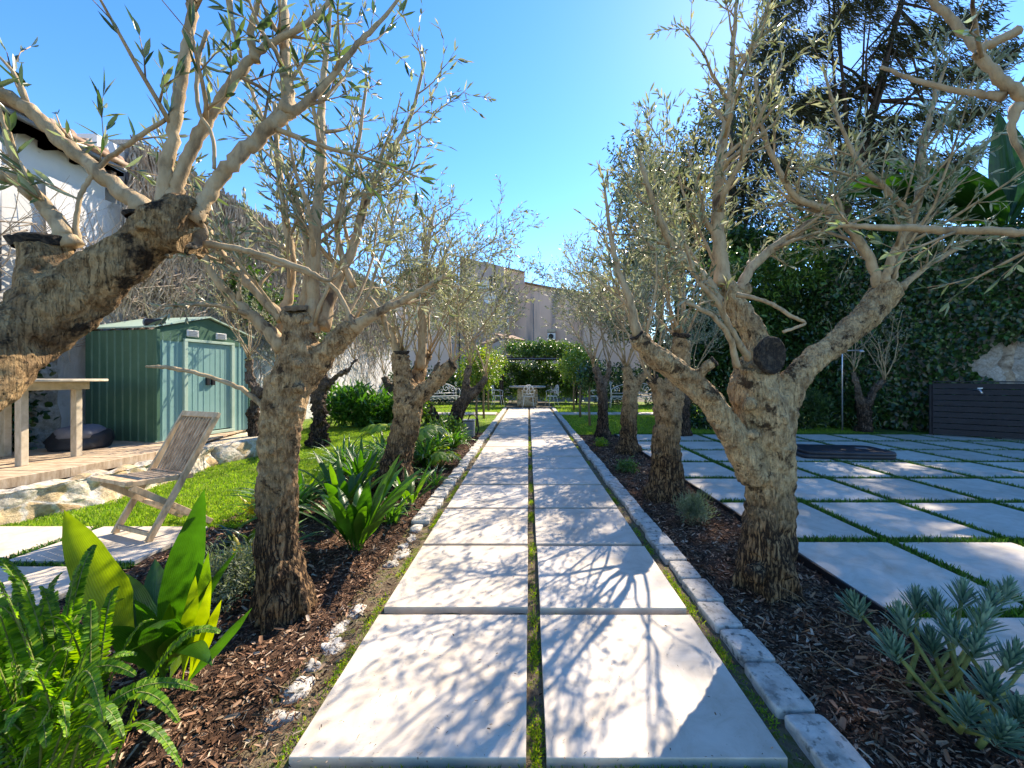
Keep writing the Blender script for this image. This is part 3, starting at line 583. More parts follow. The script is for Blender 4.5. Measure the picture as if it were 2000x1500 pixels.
# nearest left tree: thick leaning trunk cutting through the upper left of the view
olive('thick olive tree leaning in from the left edge, in front of the wooden table', (-1.38, .42, -.04),
      [[(-420, 1500, .60, 125), (-200, 930, .72, 125), (-60, 738, .80, 98), (60, 642, .89, 80), (190, 548, .95, 64), (290, 470, .99, 56), (345, 442, 1.0, 60), (380, 455, 1.01, 55)],
       [(0, 700, .85, 80), (70, 600, .90, 72), (90, 530, .93, 66), (84, 468, .94, 58)],
       [(300, 470, .99, 40), (300, 430, 1.0, 36), (308, 408, 1.0, 30)]],
      'barkF', 3,
      traced=[[(282, 410, 1.0, 17), (230, 365, 1.0, 15), (150, 300, .98, 14), (70, 225, .97, 13), (0, 180, .95, 12), (-90, 120, .93, 8)],
              [(140, 480, .95, 17), (105, 425, .94, 16), (70, 385, .93, 15), (35, 352, .92, 14), (-20, 335, .90, 12), (-90, 300, .88, 8)],
              [(50, 350, .92, 9), (22, 300, .92, 7), (5, 235, .91, 6), (-15, 170, .9, 4)],
              [(318, 408, 1.0, 16), (326, 330, 1.0, 15), (342, 230, 1.0, 14), (358, 130, 1.0, 14), (372, 40, 1.0, 12), (384, -60, 1.0, 10), (390, -200, 1.0, 5)],
              [(340, 400, 1.01, 15), (352, 345, 1.01, 15), (385, 270, 1.02, 15), (425, 205, 1.03, 14), (470, 140, 1.04, 12), (520, 90, 1.06, 9), (585, 55, 1.08, 8), (635, 15, 1.1, 6), (680, -60, 1.1, 3)],
              [(378, 430, 1.0, 17), (410, 375, 1.02, 16), (450, 320, 1.03, 17), (500, 275, 1.05, 17), (545, 235, 1.06, 16), (590, 205, 1.08, 10), (640, 160, 1.1, 8), (690, 95, 1.12, 7), (745, 40, 1.14, 5), (800, -30, 1.16, 3)],
              [(562, 225, 1.07, 13), (560, 160, 1.08, 12), (556, 90, 1.1, 11), (552, 10, 1.12, 10), (548, -80, 1.12, 6)],
              [(498, 120, 1.05, 8), (490, 70, 1.05, 8), (500, 20, 1.05, 6), (520, -40, 1.05, 3)],
              [(152, 475, .96, 7), (150, 420, .96, 6), (165, 365, .97, 6), (200, 320, .98, 6), (260, 275, .98, 6), (325, 232, .99, 5)]],
      thin=[[(402, 477, 1.02, 6), (450, 483, 1.02, 6), (520, 500, 1.04, 5), (600, 528, 1.05, 5), (640, 548, 1.06, 4), (668, 530, 1.06, 3)],
            [(405, 60, 1.0, 4), (388, 110, 1.0, 5), (385, 160, 1.0, 5), (388, 215, 1.0, 4), (415, 265, 1.0, 4), (418, 330, 1.0, 4)],
            [(445, -20, 1.0, 6), (455, 50, 1.0, 5), (470, 110, 1.0, 4)]],
      cuts=[(372, 452, 1.0, 37, .92, -.2, -.2), (85, 470, .94, 50, -.1, -.1, 1, 'cut'), (262, 416, .99, 20, -.3, -.1, 1, 'cut')],
      knots=[(275, 440, .93, 16), (330, 500, .93, 14)],
      vox=.007, dispv=.010, leafL=.055, dens=.75, leaf='oliveN', bare=.3, flare=0, up=.12, cutmat='cutpale', group='pruned olive trees lining the path')
# second left tree
b1 = P(556, 1190, 2.0); b1.z = -.03
olive('pale forked olive tree in the left bed, right of the folding chair', b1,
      [[(548, 1120, 2.0, 52), (541, 1010, 2.0, 43), (545, 900, 2.0, 41), (553, 810, 2.0, 47), (572, 745, 2.0, 50), (586, 690, 2.0, 42), (580, 645, 1.98, 32), (576, 608, 1.97, 30)],
       [(582, 745, 2.0, 36), (625, 700, 2.0, 26), (662, 662, 2.0, 24), (692, 634, 2.0, 20)]],
      'bark', 11,
      traced=[[(556, 680, 2.0, 14), (505, 628, 1.98, 12), (460, 590, 1.95, 10), (422, 545, 1.9, 8), (385, 470, 1.88, 5), (350, 380, 1.85, 3)],
              [(556, 625, 2.0, 10), (500, 570, 2.0, 9), (450, 515, 2.0, 8), (415, 470, 2.0, 7), (398, 400, 2.0, 4)],
              [(606, 650, 2.02, 15), (612, 580, 2.02, 13), (614, 500, 2.02, 12), (620, 400, 2.02, 11), (628, 300, 2.02, 10), (628, 190, 2.02, 8), (640, 80, 2.02, 5), (650, -40, 2.0, 3)],
              [(548, 660, 2.06, 13), (560, 590, 2.08, 10), (572, 520, 2.1, 8), (560, 440, 2.1, 8), (545, 330, 2.12, 6), (535, 200, 2.1, 4)],
              [(590, 615, 2.05, 9), (602, 520, 2.06, 8), (590, 430, 2.08, 7), (562, 345, 2.1, 6), (520, 250, 2.1, 4), (480, 150, 2.1, 3)],
              [(628, 640, 2.05, 14), (650, 570, 2.1, 11), (690, 480, 2.15, 10), (712, 400, 2.18, 8), (745, 330, 2.2, 6), (800, 230, 2.2, 4), (830, 120, 2.2, 3)],
              [(690, 640, 2.0, 12), (740, 610, 1.98, 9), (790, 585, 1.97, 7), (835, 560, 1.96, 6), (872, 535, 1.96, 4)],
              [(690, 560, 2.12, 6), (660, 470, 2.1, 6), (668, 380, 2.1, 5), (700, 280, 2.1, 4), (715, 160, 2.1, 3)]],
      thin=[[(518, 795, 1.95, 5), (470, 760, 1.9, 5), (400, 733, 1.85, 4), (330, 718, 1.8, 4), (285, 716, 1.78, 2)],
            [(692, 640, 2.0, 5), (650, 560, 1.98, 4), (560, 520, 1.96, 5), (420, 478, 1.95, 5)],
            [(720, 580, 2.0, 4), (748, 620, 2.02, 5), (758, 660, 2.05, 5)]],
      auto=[(690, 632, 2.0, .25, -.1, 1, .9, .010), (612, 640, 2.0, .3, -.35, 1, 1.0, .010), (560, 640, 2.0, -.4, -.3, 1, .9, .009), (600, 640, 2.05, .1, .5, 1, 1.1, .01), (668, 655, 2.02, .3, .4, 1, 1.2, .01)],
      cuts=[(576, 600, 1.97, 27, -.12, -.15, 1), (697, 628, 2.0, 19, .8, 0, .55)],
      knots=[(585, 760, 1.88, 22), (590, 800, 1.9, 17), (530, 885, 1.9, 9), (582, 710, 1.88, 14), (601, 625, 1.92, 13)],
      vox=.009, dispv=.015, leafL=.058, dens=.75, leafW=.012, bare=.25, up=.2, cutmat='cutpale')
b2 = P(774, 955, 4.2); b2.z = -.03
olive('low forked olive tree in the left bed, third from the camera', b2,
      [[(772, 920, 4.2, 33), (780, 870, 4.2, 28), (792, 820, 4.2, 28), (795, 780, 4.2, 30), (786, 735, 4.2, 20), (784, 690, 4.2, 18)],
       [(800, 790, 4.2, 24), (835, 758, 4.2, 18), (860, 735, 4.2, 17), (884, 712, 4.2, 14)],
       [(810, 770, 4.3, 16), (818, 730, 4.4, 14), (835, 690, 4.5, 11)]],
      'bark', 22,
      traced=[[(778, 698, 4.2, 8), (768, 660, 4.15, 7), (752, 632, 4.1, 6), (700, 600, 4.0, 3)],
              [(820, 720, 4.35, 8), (826, 640, 4.35, 8), (822, 560, 4.35, 7), (835, 480, 4.3, 5), (850, 400, 4.3, 2.5)]],
      auto=fan(784, 688, 4.2, 8, 1, 1.6, .012, .75, (-.1, 0)) + fan(880, 712, 4.2, 6, 2, 1.3, .010, .7, (.05, 0)) + fan(835, 690, 4.5, 8, 3, 1.7, .012, .7),
      cuts=[(886, 709, 4.2, 14, .8, -.1, .5), (784, 686, 4.2, 17, 0, -.1, 1)], vox=.014, dispv=.022, leafL=.052, dens=.95)
b3 = P(884, 852, 8.0); b3.z = -.03
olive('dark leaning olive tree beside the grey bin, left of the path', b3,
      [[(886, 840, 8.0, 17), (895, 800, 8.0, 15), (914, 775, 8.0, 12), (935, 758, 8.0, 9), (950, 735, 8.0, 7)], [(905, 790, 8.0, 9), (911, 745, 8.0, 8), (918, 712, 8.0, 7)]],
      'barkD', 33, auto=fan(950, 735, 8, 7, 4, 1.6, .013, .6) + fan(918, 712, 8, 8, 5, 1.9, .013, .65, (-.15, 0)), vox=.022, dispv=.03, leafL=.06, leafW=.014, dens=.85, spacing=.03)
b4 = P(846, 824, 10.2); b4.z = -.04
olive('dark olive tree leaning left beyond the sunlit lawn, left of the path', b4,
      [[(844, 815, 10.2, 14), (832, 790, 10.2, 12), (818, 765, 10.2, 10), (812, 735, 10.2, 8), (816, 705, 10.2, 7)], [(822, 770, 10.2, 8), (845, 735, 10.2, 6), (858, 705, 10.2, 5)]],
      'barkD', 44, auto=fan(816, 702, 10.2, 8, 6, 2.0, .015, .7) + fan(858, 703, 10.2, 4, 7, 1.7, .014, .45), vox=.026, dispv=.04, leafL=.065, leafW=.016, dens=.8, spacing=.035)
b5 = P(622, 870, 6.9); b5.z = -.04
olive('knobbly dark olive trunk standing on the lawn against the white wall', b5,
      [[(620, 858, 6.9, 20), (626, 820, 6.9, 17), (622, 785, 6.9, 17), (628, 750, 6.9, 16), (624, 722, 6.9, 12)], [(630, 760, 6.9, 11), (655, 738, 6.9, 8), (680, 722, 6.9, 6), (694, 700, 6.9, 5)]],
      'barkD', 55, auto=fan(622, 720, 6.9, 6, 8, 1.2, .011, .6) + fan(694, 700, 6.9, 4, 9, 1.0, .010, .6), knots=[(636, 805, 6.8, 8), (612, 840, 6.8, 9), (638, 850, 6.8, 9), (612, 795, 6.8, 8)], vox=.022, dispv=.07, leafL=.055, leafW=.013, dens=.55, spacing=.03, group='olive trees along the left wall')
b6 = P(498, 872, 6.3); b6.z = -.04
olive('twisted olive tree between the green shed and the white wall', b6,
      [[(498, 858, 6.3, 17), (494, 810, 6.3, 14), (500, 770, 6.3, 14), (487, 735, 6.3, 11), (486, 700, 6.3, 9)], [(505, 775, 6.3, 10), (530, 750, 6.3, 9), (545, 735, 6.3, 7)]],
      'barkD', 66, auto=fan(486, 698, 6.3, 7, 10, 1.25, .012, .6, (-.1, 0)) + fan(545, 733, 6.3, 5, 12, 1.1, .011, .6), vox=.022, dispv=.05, leafL=.05, leafW=.012, dens=.55, spacing=.03, group='olive trees along the left wall')
b7 = P(757, 816, 11.2); b7.z = -.04
olive('small dark olive tree farthest along the left wall', b7,
      [[(757, 808, 11.2, 12), (760, 780, 11.2, 10), (758, 755, 11.2, 9), (750, 735, 11.2, 7)], [(760, 770, 11.2, 7), (778, 740, 11.2, 5)]],
      'barkD', 77, auto=fan(750, 733, 11.2, 6, 13, 1.4, .013, .6) + fan(778, 740, 11.2, 4, 14, 1.3, .012, .6), vox=.028, dispv=.05, leafL=.06, leafW=.015, dens=.5, spacing=.035, group='olive trees along the left wall')

# right row
c1 = P(1496, 1140, 2.24); c1.z = -.03
olive('large three-limbed olive tree in the right bed with a big dark sawn cut', c1,
      [[(1496, 1075, 2.24, 58), (1500, 1000, 2.24, 52), (1500, 930, 2.24, 50), (1498, 880, 2.24, 52), (1490, 820, 2.24, 55), (1478, 770, 2.24, 54), (1475, 728, 2.24, 48), (1478, 712, 2.22, 38)],
       [(1478, 930, 2.2, 38), (1440, 868, 2.17, 30), (1405, 810, 2.15, 27), (1365, 760, 2.13, 27), (1320, 722, 2.12, 25), (1275, 690, 2.12, 22), (1245, 658, 2.12, 19)],
       [(1510, 850, 2.25, 42), (1530, 780, 2.27, 36), (1565, 728, 2.28, 28), (1620, 680, 2.3, 26), (1680, 628, 2.32, 27), (1722, 580, 2.33, 31), (1740, 560, 2.33, 30)],
       [(1490, 740, 2.26, 36), (1478, 670, 2.3, 29), (1452, 620, 2.33, 26), (1430, 585, 2.35, 25), (1415, 560, 2.35, 23)],
       [(1340, 752, 2.13, 13), (1370, 727, 2.08, 12), (1395, 707, 2.05, 12)],
       [(1428, 590, 2.35, 16), (1462, 560, 2.38, 12)]],
      'barkR', 101,
      traced=[[(1412, 560, 2.35, 15), (1405, 480, 2.36, 14), (1402, 400, 2.38, 12), (1410, 300, 2.4, 10), (1425, 200, 2.4, 8), (1432, 90, 2.4, 5), (1440, -20, 2.4, 3)],
              [(1402, 590, 2.33, 12), (1380, 550, 2.3, 11), (1330, 500, 2.26, 10), (1300, 455, 2.24, 8), (1270, 380, 2.2, 6), (1245, 290, 2.2, 4)],
              [(1445, 570, 2.37, 10), (1470, 520, 2.4, 9), (1530, 470, 2.45, 8), (1575, 440, 2.5, 6), (1640, 360, 2.5, 4), (1690, 270, 2.5, 3)],
              [(1718, 560, 2.33, 11), (1695, 500, 2.33, 10), (1655, 440, 2.33, 10), (1620, 412, 2.33, 9), (1560, 388, 2.33, 7), (1520, 330, 2.33, 6), (1490, 250, 2.3, 5), (1475, 150, 2.3, 3)],
              [(1735, 548, 2.33, 10), (1755, 490, 2.33, 9), (1775, 455, 2.33, 8), (1795, 380, 2.35, 8), (1802, 300, 2.35, 8), (1820, 210, 2.35, 5), (1850, 120, 2.35, 3)],
              [(1728, 552, 2.3, 9), (1742, 500, 2.28, 8), (1775, 430, 2.25, 7), (1740, 380, 2.22, 7), (1680, 320, 2.2, 6), (1640, 240, 2.2, 4), (1610, 140, 2.2, 3)],
              [(1760, 560, 2.33, 6), (1810, 520, 2.33, 5), (1860, 490, 2.33, 5), (1910, 460, 2.33, 3)],
              [(1462, 700, 2.12, 6), (1430, 650, 2.05, 7), (1400, 590, 2.0, 6), (1360, 540, 1.95, 4), (1330, 450, 1.9, 3)],
              [(1245, 655, 2.12, 8), (1230, 590, 2.12, 8), (1205, 520, 2.12, 6), (1190, 440, 2.1, 4), (1180, 360, 2.1, 2)]],
      thin=[[(1440, 715, 2.1, 6), (1425, 660, 2.05, 6), (1395, 620, 2.0, 5), (1340, 590, 1.95, 4)],
            [(1440, 575, 2.1, 4), (1500, 590, 2.0, 4), (1550, 620, 1.95, 4), (1572, 632, 1.95, 3), (1530, 648, 1.93, 3)]],
      auto=[(1245, 656, 2.12, -.3, .3, 1, .6, .007), (1262, 665, 2.14, .15, .5, 1, 1.0, .008), (1390, 560, 2.34, -.5, .3, 1, 1.0, .008), (1410, 560, 2.36, -.25, .45, 1, 1.2, .011), (1740, 556, 2.3, .35, -.2, 1, 1.0, .010), (1730, 556, 2.36, -.1, .45, 1, 1.1, .010)],
      cuts=[(1507, 693, 2.12, 41, .30, -.9, .02), (1243, 652, 2.12, 17, -.6, -.2, .7), (1397, 705, 2.045, 12, .6, -.4, .5)],
      knots=[(1530, 820, 2.1, 18), (1470, 850, 2.1, 16), (1465, 790, 2.1, 22), (1540, 880, 2.12, 14), (1383, 775, 2.05, 12), (1745, 560, 2.3, 20), (1705, 610, 2.25, 14), (1330, 738, 2.07, 11), (1298, 690, 2.06, 9), (1475, 1120, 2.1, 30), (1530, 1110, 2.12, 30), (1400, 800, 2.1, 14)],
      vox=.009, dispv=.013, leafL=.056, dens=.95, leafW=.012, bare=.2, up=.2, flare=1.0, cutmat='cut')
c2 = P(1302, 965, 3.95); c2.z = -.035
olive('stout olive tree in the right bed beside the small grey shrub', c2,
      [[(1303, 930, 3.95, 34), (1302, 880, 3.95, 29), (1305, 830, 3.95, 28), (1306, 790, 3.95, 30), (1318, 745, 3.95, 22), (1328, 700, 3.95, 20), (1330, 658, 3.95, 19)],
       [(1298, 790, 3.95, 20), (1288, 760, 3.95, 18), (1276, 742, 3.95, 15)]],
      'bark', 112, auto=fan(1328, 655, 3.95, 10, 21, 1.75, .014, .8, (-.1, 0)) + fan(1276, 740, 3.95, 6, 22, 1.5, .010, .8, (-.2, 0)) + [(1335, 665, 3.95, .5, -.1, 1, 1.3, .012)],
      cuts=[(1331, 653, 3.95, 19, .1, -.1, 1), (1274, 740, 3.95, 14, -.6, -.3, .7)], knots=[(1280, 890, 3.85, 14), (1325, 935, 3.85, 16), (1322, 860, 3.85, 10)], vox=.014, dispv=.022, leafL=.052, dens=.8)
c3 = P(1226, 880, 6.3); c3.z = -.035
olive('forked olive tree in front of the white iron bench, right of the path', c3,
      [[(1227, 866, 6.3, 20), (1229, 835, 6.3, 17), (1229, 800, 6.3, 17), (1230, 770, 6.3, 16), (1226, 735, 6.3, 11), (1222, 716, 6.3, 10)], [(1234, 775, 6.3, 12), (1248, 745, 6.3, 10), (1268, 724, 6.3, 8)]],
      'bark', 123, auto=fan(1222, 714, 6.3, 9, 23, 2.1, .014, .75, (-.12, 0)) + fan(1268, 722, 6.3, 7, 24, 2.0, .013, .7), vox=.020, dispv=.03, leafL=.056, leafW=.013, dens=.72, spacing=.027)
c4 = P(1177, 850, 8.0); c4.z = -.035
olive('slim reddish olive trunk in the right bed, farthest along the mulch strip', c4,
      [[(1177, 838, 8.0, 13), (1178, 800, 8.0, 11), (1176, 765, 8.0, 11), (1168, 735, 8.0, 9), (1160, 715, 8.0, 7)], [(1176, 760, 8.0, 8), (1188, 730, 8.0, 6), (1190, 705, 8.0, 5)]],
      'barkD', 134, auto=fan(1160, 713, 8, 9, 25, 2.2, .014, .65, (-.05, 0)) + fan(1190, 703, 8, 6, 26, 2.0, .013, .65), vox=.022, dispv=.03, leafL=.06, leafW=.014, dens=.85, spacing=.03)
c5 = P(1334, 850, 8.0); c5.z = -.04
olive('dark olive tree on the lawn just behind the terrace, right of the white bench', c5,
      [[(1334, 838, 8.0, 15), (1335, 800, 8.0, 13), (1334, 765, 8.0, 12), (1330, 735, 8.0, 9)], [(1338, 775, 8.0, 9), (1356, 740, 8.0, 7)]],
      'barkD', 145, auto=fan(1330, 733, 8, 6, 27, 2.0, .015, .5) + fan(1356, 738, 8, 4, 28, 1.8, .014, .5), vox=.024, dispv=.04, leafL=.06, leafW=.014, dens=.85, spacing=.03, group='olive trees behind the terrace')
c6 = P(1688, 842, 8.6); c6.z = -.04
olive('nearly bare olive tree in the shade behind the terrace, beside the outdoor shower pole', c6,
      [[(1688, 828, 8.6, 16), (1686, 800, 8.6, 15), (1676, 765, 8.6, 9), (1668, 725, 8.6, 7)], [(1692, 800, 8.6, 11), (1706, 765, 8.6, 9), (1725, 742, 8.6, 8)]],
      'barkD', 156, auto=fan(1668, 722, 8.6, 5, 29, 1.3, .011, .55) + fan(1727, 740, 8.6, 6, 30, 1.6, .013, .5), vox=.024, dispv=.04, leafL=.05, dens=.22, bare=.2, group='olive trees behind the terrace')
# olive whose foot is outside the frame at the right: only its branches reach into the view
olive('branches of an olive tree outside the right edge, crossing the upper right corner', (1.55, .35, -.03),
      [[(3600, 1500, .45, 130), (2900, 1100, .55, 100), (2450, 700, .7, 75), (2300, 520, .8, 55)]],
      'bark', 167,
      traced=[[(2250, 480, .95, 12), (2080, 456, 1.05, 9), (1950, 452, 1.12, 8), (1820, 448, 1.2, 8), (1700, 443, 1.28, 6), (1640, 440, 1.32, 4)],
              [(2300, 480, .85, 18), (2100, 270, .85, 16), (1990, 185, .85, 17), (1930, 130, .86, 14), (1880, 60, .88, 13), (1820, 0, .9, 10), (1760, -80, .9, 6)]],
      thin=[[(1985, 210, .85, 13), (1978, 260, .85, 9), (2010, 330, .85, 8)],
            [(1960, 190, .86, 9), (1890, 180, .9, 7), (1800, 160, .95, 6), (1720, 130, 1.0, 4)],
            [(1990, 60, .85, 7), (1920, 95, .86, 8), (1905, 110, .86, 6)]],
      vox=.01, dispv=.012, leafL=.05, dens=.32, leaf='oliveN', up=.1, bare=.2)
# ------------------------------------------------------------------ left wall, white house, shed, deck
XW = -6.5
w = thing('boundary_wall', 'long whitewashed rough wall running down the left side of the garden', 'wall', (XW, 11, 0))
def roughwall(x, y0, y1, z0, z1, step, amp, sign=1, thick=.35):
    ny, nz = int((y1 - y0) / step) + 1, int((z1 - z0) / step) + 1; V = []; F = []
    for j in range(nz):
        for i in range(ny):
            y = y0 + (y1 - y0) * i / (ny - 1); z = z0 + (z1 - z0) * j / (nz - 1)
            V.append((x + sign * (amp * mn.noise(Vector((y * 1.1, z * 1.1, 3))) + amp * .5 * mn.noise(Vector((y * 4, z * 4, 9)))), y, z))
    for j in range(nz - 1):
        for i in range(ny - 1): F.append((j * ny + i, j * ny + i + 1, (j + 1) * ny + i + 1, (j + 1) * ny + i))
    m = MB(); m.add(V, F); m.box((x - sign * (thick / 2 + amp * 2), (y0 + y1) / 2, (z0 + z1) / 2), (thick, y1 - y0 - .02, z1 - z0 - .02)); return m
roughwall(XW, 6.35, 19.5, -.1, 4.95, .16, .07).build('wall_face', M['whitewash'], w, smooth=True)
roughwall(XW, 5.3, 6.33, -.1, 3.9, .16, .05).build('wall_face', M['whitewash'], w, smooth=True)
m = MB(); m.box((XW - .2, 12.95, 5.0), (.62, 13.1, .09)); m.build('coping', M['stonewall'], w, bev=.02)
w2 = thing('stone_wall', 'dark rough stone base of the wall in the shade behind the wooden table', 'wall', (XW + .1, 4.2, 0))
roughwall(XW + .12, .8, 5.35, -.1, 2.15, .1, .10).build('wall_face', M['stonewall'], w2, smooth=True)

hs = thing('white_house', 'pale rendered house with a tiled eave rising behind the leaning tree', 'house', (-8.8, 3.5, 0))
m = MB(); m.box((-8.85, 3.3, 2.2), (4.6, 5.6, 4.4)); m.build('wall', M['render'], hs)
m = MB()
for k in range(27):
    y = .45 + k * .215
    m.tube([(-11, y, 4.98), (-8.5, y, 4.76), (-6.25, y, 4.50)], .065, 10)
m.box((-8.7, 3.3, 4.72), (5.0, 5.7, .05), M=Matrix.Rotation(math.radians(5.8), 3, 'Y'))
rf = m.build('roof', M['tile'], hs, smooth=True)
m = MB(); m.box((-6.30, 3.3, 4.40), (.07, 5.75, .07)); m.build('gutter', M['zinc'], hs, bev=.03)
m = MB(); m.box((-6.40, 3.3, 4.33), (.18, 5.7, .05))
for k in range(16): m.box((-6.42, .6 + k * .36, 4.27), (.22, .07, .08)); m.build('eave_board', M['darkbark'], hs)
m = MB(); m.tube([(-6.47, 4.8, 4.3), (-6.47, 4.8, 2.2)], .035, 8); m.build('downpipe', M['zinc'], hs, smooth=True)
m = MB(); m.box((-6.75, 6.12, 4.52), (.55, .42, .62)); tag(m.build('chimney_stack', M['white'], None, bev=.01), 'square white chimney block at the end of the tiled eave', 'chimney')
ch = thing('flue_pipe', 'dark metal flue pipe standing on top of the left wall', 'chimney', (-6.75, 11.6, 5.0))
m = MB(); m.tube([(-6.75, 11.6, 4.95), (-6.75, 11.6, 5.85)], .14, 14); m.build('pipe', M['zinc'], ch, smooth=True)
m = MB(); m.tube([(-6.75, 11.6, 5.85), (-6.75, 11.6, 5.9), (-6.75, 11.6, 6.12)], [.22, .22, .02], 14); m.build('cap', M['zinc'], ch)

# dry creeper hanging over the wall
rg = np.random.default_rng(31); r = random.Random(31)
def vines(name, label, n, y0, y1, zt, zb0, zb1, xx, rad, side=.12, fork=True, mat='dryvine', bias=1.0):
    m = MB()
    for k in range(n):
        y = y0 + (y1 - y0) * r.random() ** bias; z = zt + r.uniform(-.25, .10); L = r.uniform(zb0, zb1); x = XW + xx + r.uniform(0, .12); dy = r.uniform(-.12, .12); pts = []; q = int(L / .16) + 2
        for i in range(q):
            pts.append((x + .03 * math.sin(i * 1.3 + k), y, z - L * i / (q - 1))); y += dy * .16 + r.gauss(0, side * .24); dy += r.gauss(0, .1)
        m.tube(pts, [rad * r.uniform(.6, 1.4) * (1 - .6 * i / q) + .0015 for i in range(q)], 4)
        if fork and r.random() < .95:
            p = Vector(pts[len(pts) // 2]); d = Vector((r.uniform(.05, .3), r.uniform(-.6, .6), r.uniform(-1, -.2))); m.tube([p, p + d * .2, p + d * .35 + Vector((.03, r.gauss(0, .1), -.1))], [rad * .6, rad * .45, .0015], 4)
    return tag(m.build(name, M[mat]), label, 'creeper')
vines('dry_creeper', 'thick curtain of leafless brown creeper hanging over the top of the left wall', 2100, 6.3, 18.5, 5.0, .7, 2.9, .10, .013)
vines('dry_creeper', 'thin leafless creeper stems crossing the white wall above the green shed', 230, 4.9, 9.5, 3.1, .6, 1.7, .10, .008, .9)
vines('dry_creeper', 'sparse wandering creeper stems on the lower wall between the olive trunks', 170, 7.5, 17, 2.6, .6, 2.2, .10, .009, .7)
m = MB()
for k in range(60):
    p = Vector((XW + .2, r.uniform(4.4, 7.6), r.uniform(1.9, 2.6))); d = Vector((r.uniform(.1, .5), r.uniform(-.6, .6), r.uniform(.6, 1))).normalized(); pts = [p]
    for i in range(9): d = (d + Vector((r.gauss(0, .12) + .02, r.gauss(0, .14), r.gauss(0, .1)))).normalized(); pts.append(pts[-1] + d * r.uniform(.10, .19))
    m.tube(pts, [.009 * (1 - .09 * i) for i in range(10)], 4)
    for i in (3, 5, 7):
        e = (d + Vector((r.gauss(0, .6), r.gauss(0, .6), r.gauss(0, .4)))).normalized(); m.tube([pts[i], pts[i] + e * .15, pts[i] + e * .34 + Vector((0, 0, .05))], [.005, .003, .0015], 4)
tag(m.build('bare_shrub', M['dryvine']), 'bare arching shrub stems rising between the shed roof and the creeper', 'shrub')
def leafthing(name, label, cat, mat, ells, nc, per, spread, L, Wd, seed, group=None, down=.3, shell=.5, trunk=None, tl=None, curl=.12, dirv=None, fold=.25, tm='darkbark'):
    rn = np.random.default_rng(seed); E = np.array(ells, float); base = (E[:, 0].mean(), E[:, 1].mean(), 0.0)
    t = thing(name, label, cat, trunk[0][0] if trunk else base, 0, group); o = np.array(t.location)
    p, d = clumps(rn, ells, nc, per, spread, shell); n = len(p)
    T = d * .6 + rn.normal(size=(n, 3)) * .7 + np.array([0, 0, -down])
    if dirv is not None: T = np.array(dirv) + rn.normal(size=(n, 3)) * .25
    N = rn.normal(size=(n, 3)) * .6 + np.array([0, 0, 1.0]) + d * .4
    V, F, v = leaves_np(p, T, N, L * (.6 + .7 * rn.random(n)), Wd * (.6 + .7 * rn.random(n)), rn, origin=o, curl=curl, fold=fold)
    pv = np.repeat(np.repeat(rn.random(nc), per), 6); link('foliage', mesh_np('foliage', V, F, np.clip(.4 * v + .6 * pv, 0, 1)), M[mat], t)
    m = MB(); rr = random.Random(seed)
    if trunk:
        pts, rad = trunk; m.tube(pts, rad, 10, lobes=.05, seed=seed); top = Vector(pts[-1])
        for k in range(tl or 10):
            f = rr.uniform(.35, 1) * (len(pts) - 1); i = min(int(f), len(pts) - 2); a = Vector(pts[i]).lerp(Vector(pts[i + 1]), f - i); e = E[rr.randrange(len(E))]
            b = Vector(e[:3]) + Vector((rr.uniform(-.6, .6) * e[3], rr.uniform(-.6, .6) * e[4], rr.uniform(-.5, .6) * e[5]))
            rr0 = rad[i] * .4; m.tube([a, a.lerp(b, .35) + Vector((rr.gauss(0, .1), rr.gauss(0, .1), .08)), a.lerp(b, .7), b], [rr0, rr0 * .7, rr0 * .45, rr0 * .15], 6)
        m.build('trunk', M[tm], t, smooth=True)
    return t
leafthing('climbing_plant', 'dark green climber growing over the left wall behind the forked olive tree', 'climber', 'dark', [(-6.1, 8.6, 3.1, .35, .8, .7), (-6.1, 9.8, 2.7, .4, .9, .8), (-6.1, 11.2, 2.4, .4, .9, .8)], 170, 22, .09, .10, .045, 71)
leafthing('ivy', 'dark ivy covering the wall corner behind the left end of the shed', 'ivy', 'ivy', [(-6.3, 4.75, 1.3, .12, .4, .9), (-6.3, 4.6, .6, .15, .5, .5)], 160, 10, .07, .07, .06, 72)

# shed
A = math.atan2(.28, 1.4)
shed = thing('garden_shed', 'green corrugated metal garden shed with double doors and a low gable roof', 'shed', (-5.11, 5.4, .28), -A)
LX, LY, HE, HP = 1.26, 1.43, 1.57, 1.79       # depth, door-front length, eave height, peak height
def ribs(m, a, b, z0, z1f, n, out, dep=.012):
    """profiled sheet between two points in plan"""
    a, b = Vector((*a, 0)), Vector((*b, 0)); o = Vector((*out, 0)); V = []; F = []; pr = []
    for k in range(n):
        for f, h in ((0, 0), (.68, 0), (.78, dep), (.90, dep)): pr.append(((k + f) / n, h))
    pr.append((1, 0))
    for f, h in pr:
        p = a.lerp(b, f) + o * (h); V.append((p.x, p.y, z0)); V.append((p.x, p.y, z1f(f)))
    for i in range(len(pr) - 1): F.append((2 * i, 2 * i + 2, 2 * i + 3, 2 * i + 1))
    m.add(V, F)
m = MB(); ribs(m, (-LX, 0), (0, 0), 0, lambda f: HE - .02, 9, (0, -1)); m.build('side_wall', M['shed'], shed, world=False)
m = MB(); ribs(m, (-LX, LY), (0, LY), 0, lambda f: HE - .02, 9, (0, 1)); ribs(m, (-LX, 0), (-LX, LY), 0, lambda f: HE, 9, (-1, 0)); m.build('side_wall', M['shed'], shed, world=False)
d0, d1 = .40, 1.09
m = MB(); ribs(m, (0, 0), (0, d0), 0, lambda f: HE - .05, 4, (1, 0)); m.build('front_panel', M['shedlit'], shed, world=False)
m = MB(); ribs(m, (0, d1), (0, LY), 0, lambda f: HE - .05, 4, (1, 0)); m.build('front_panel', M['shedlit'], shed, world=False)
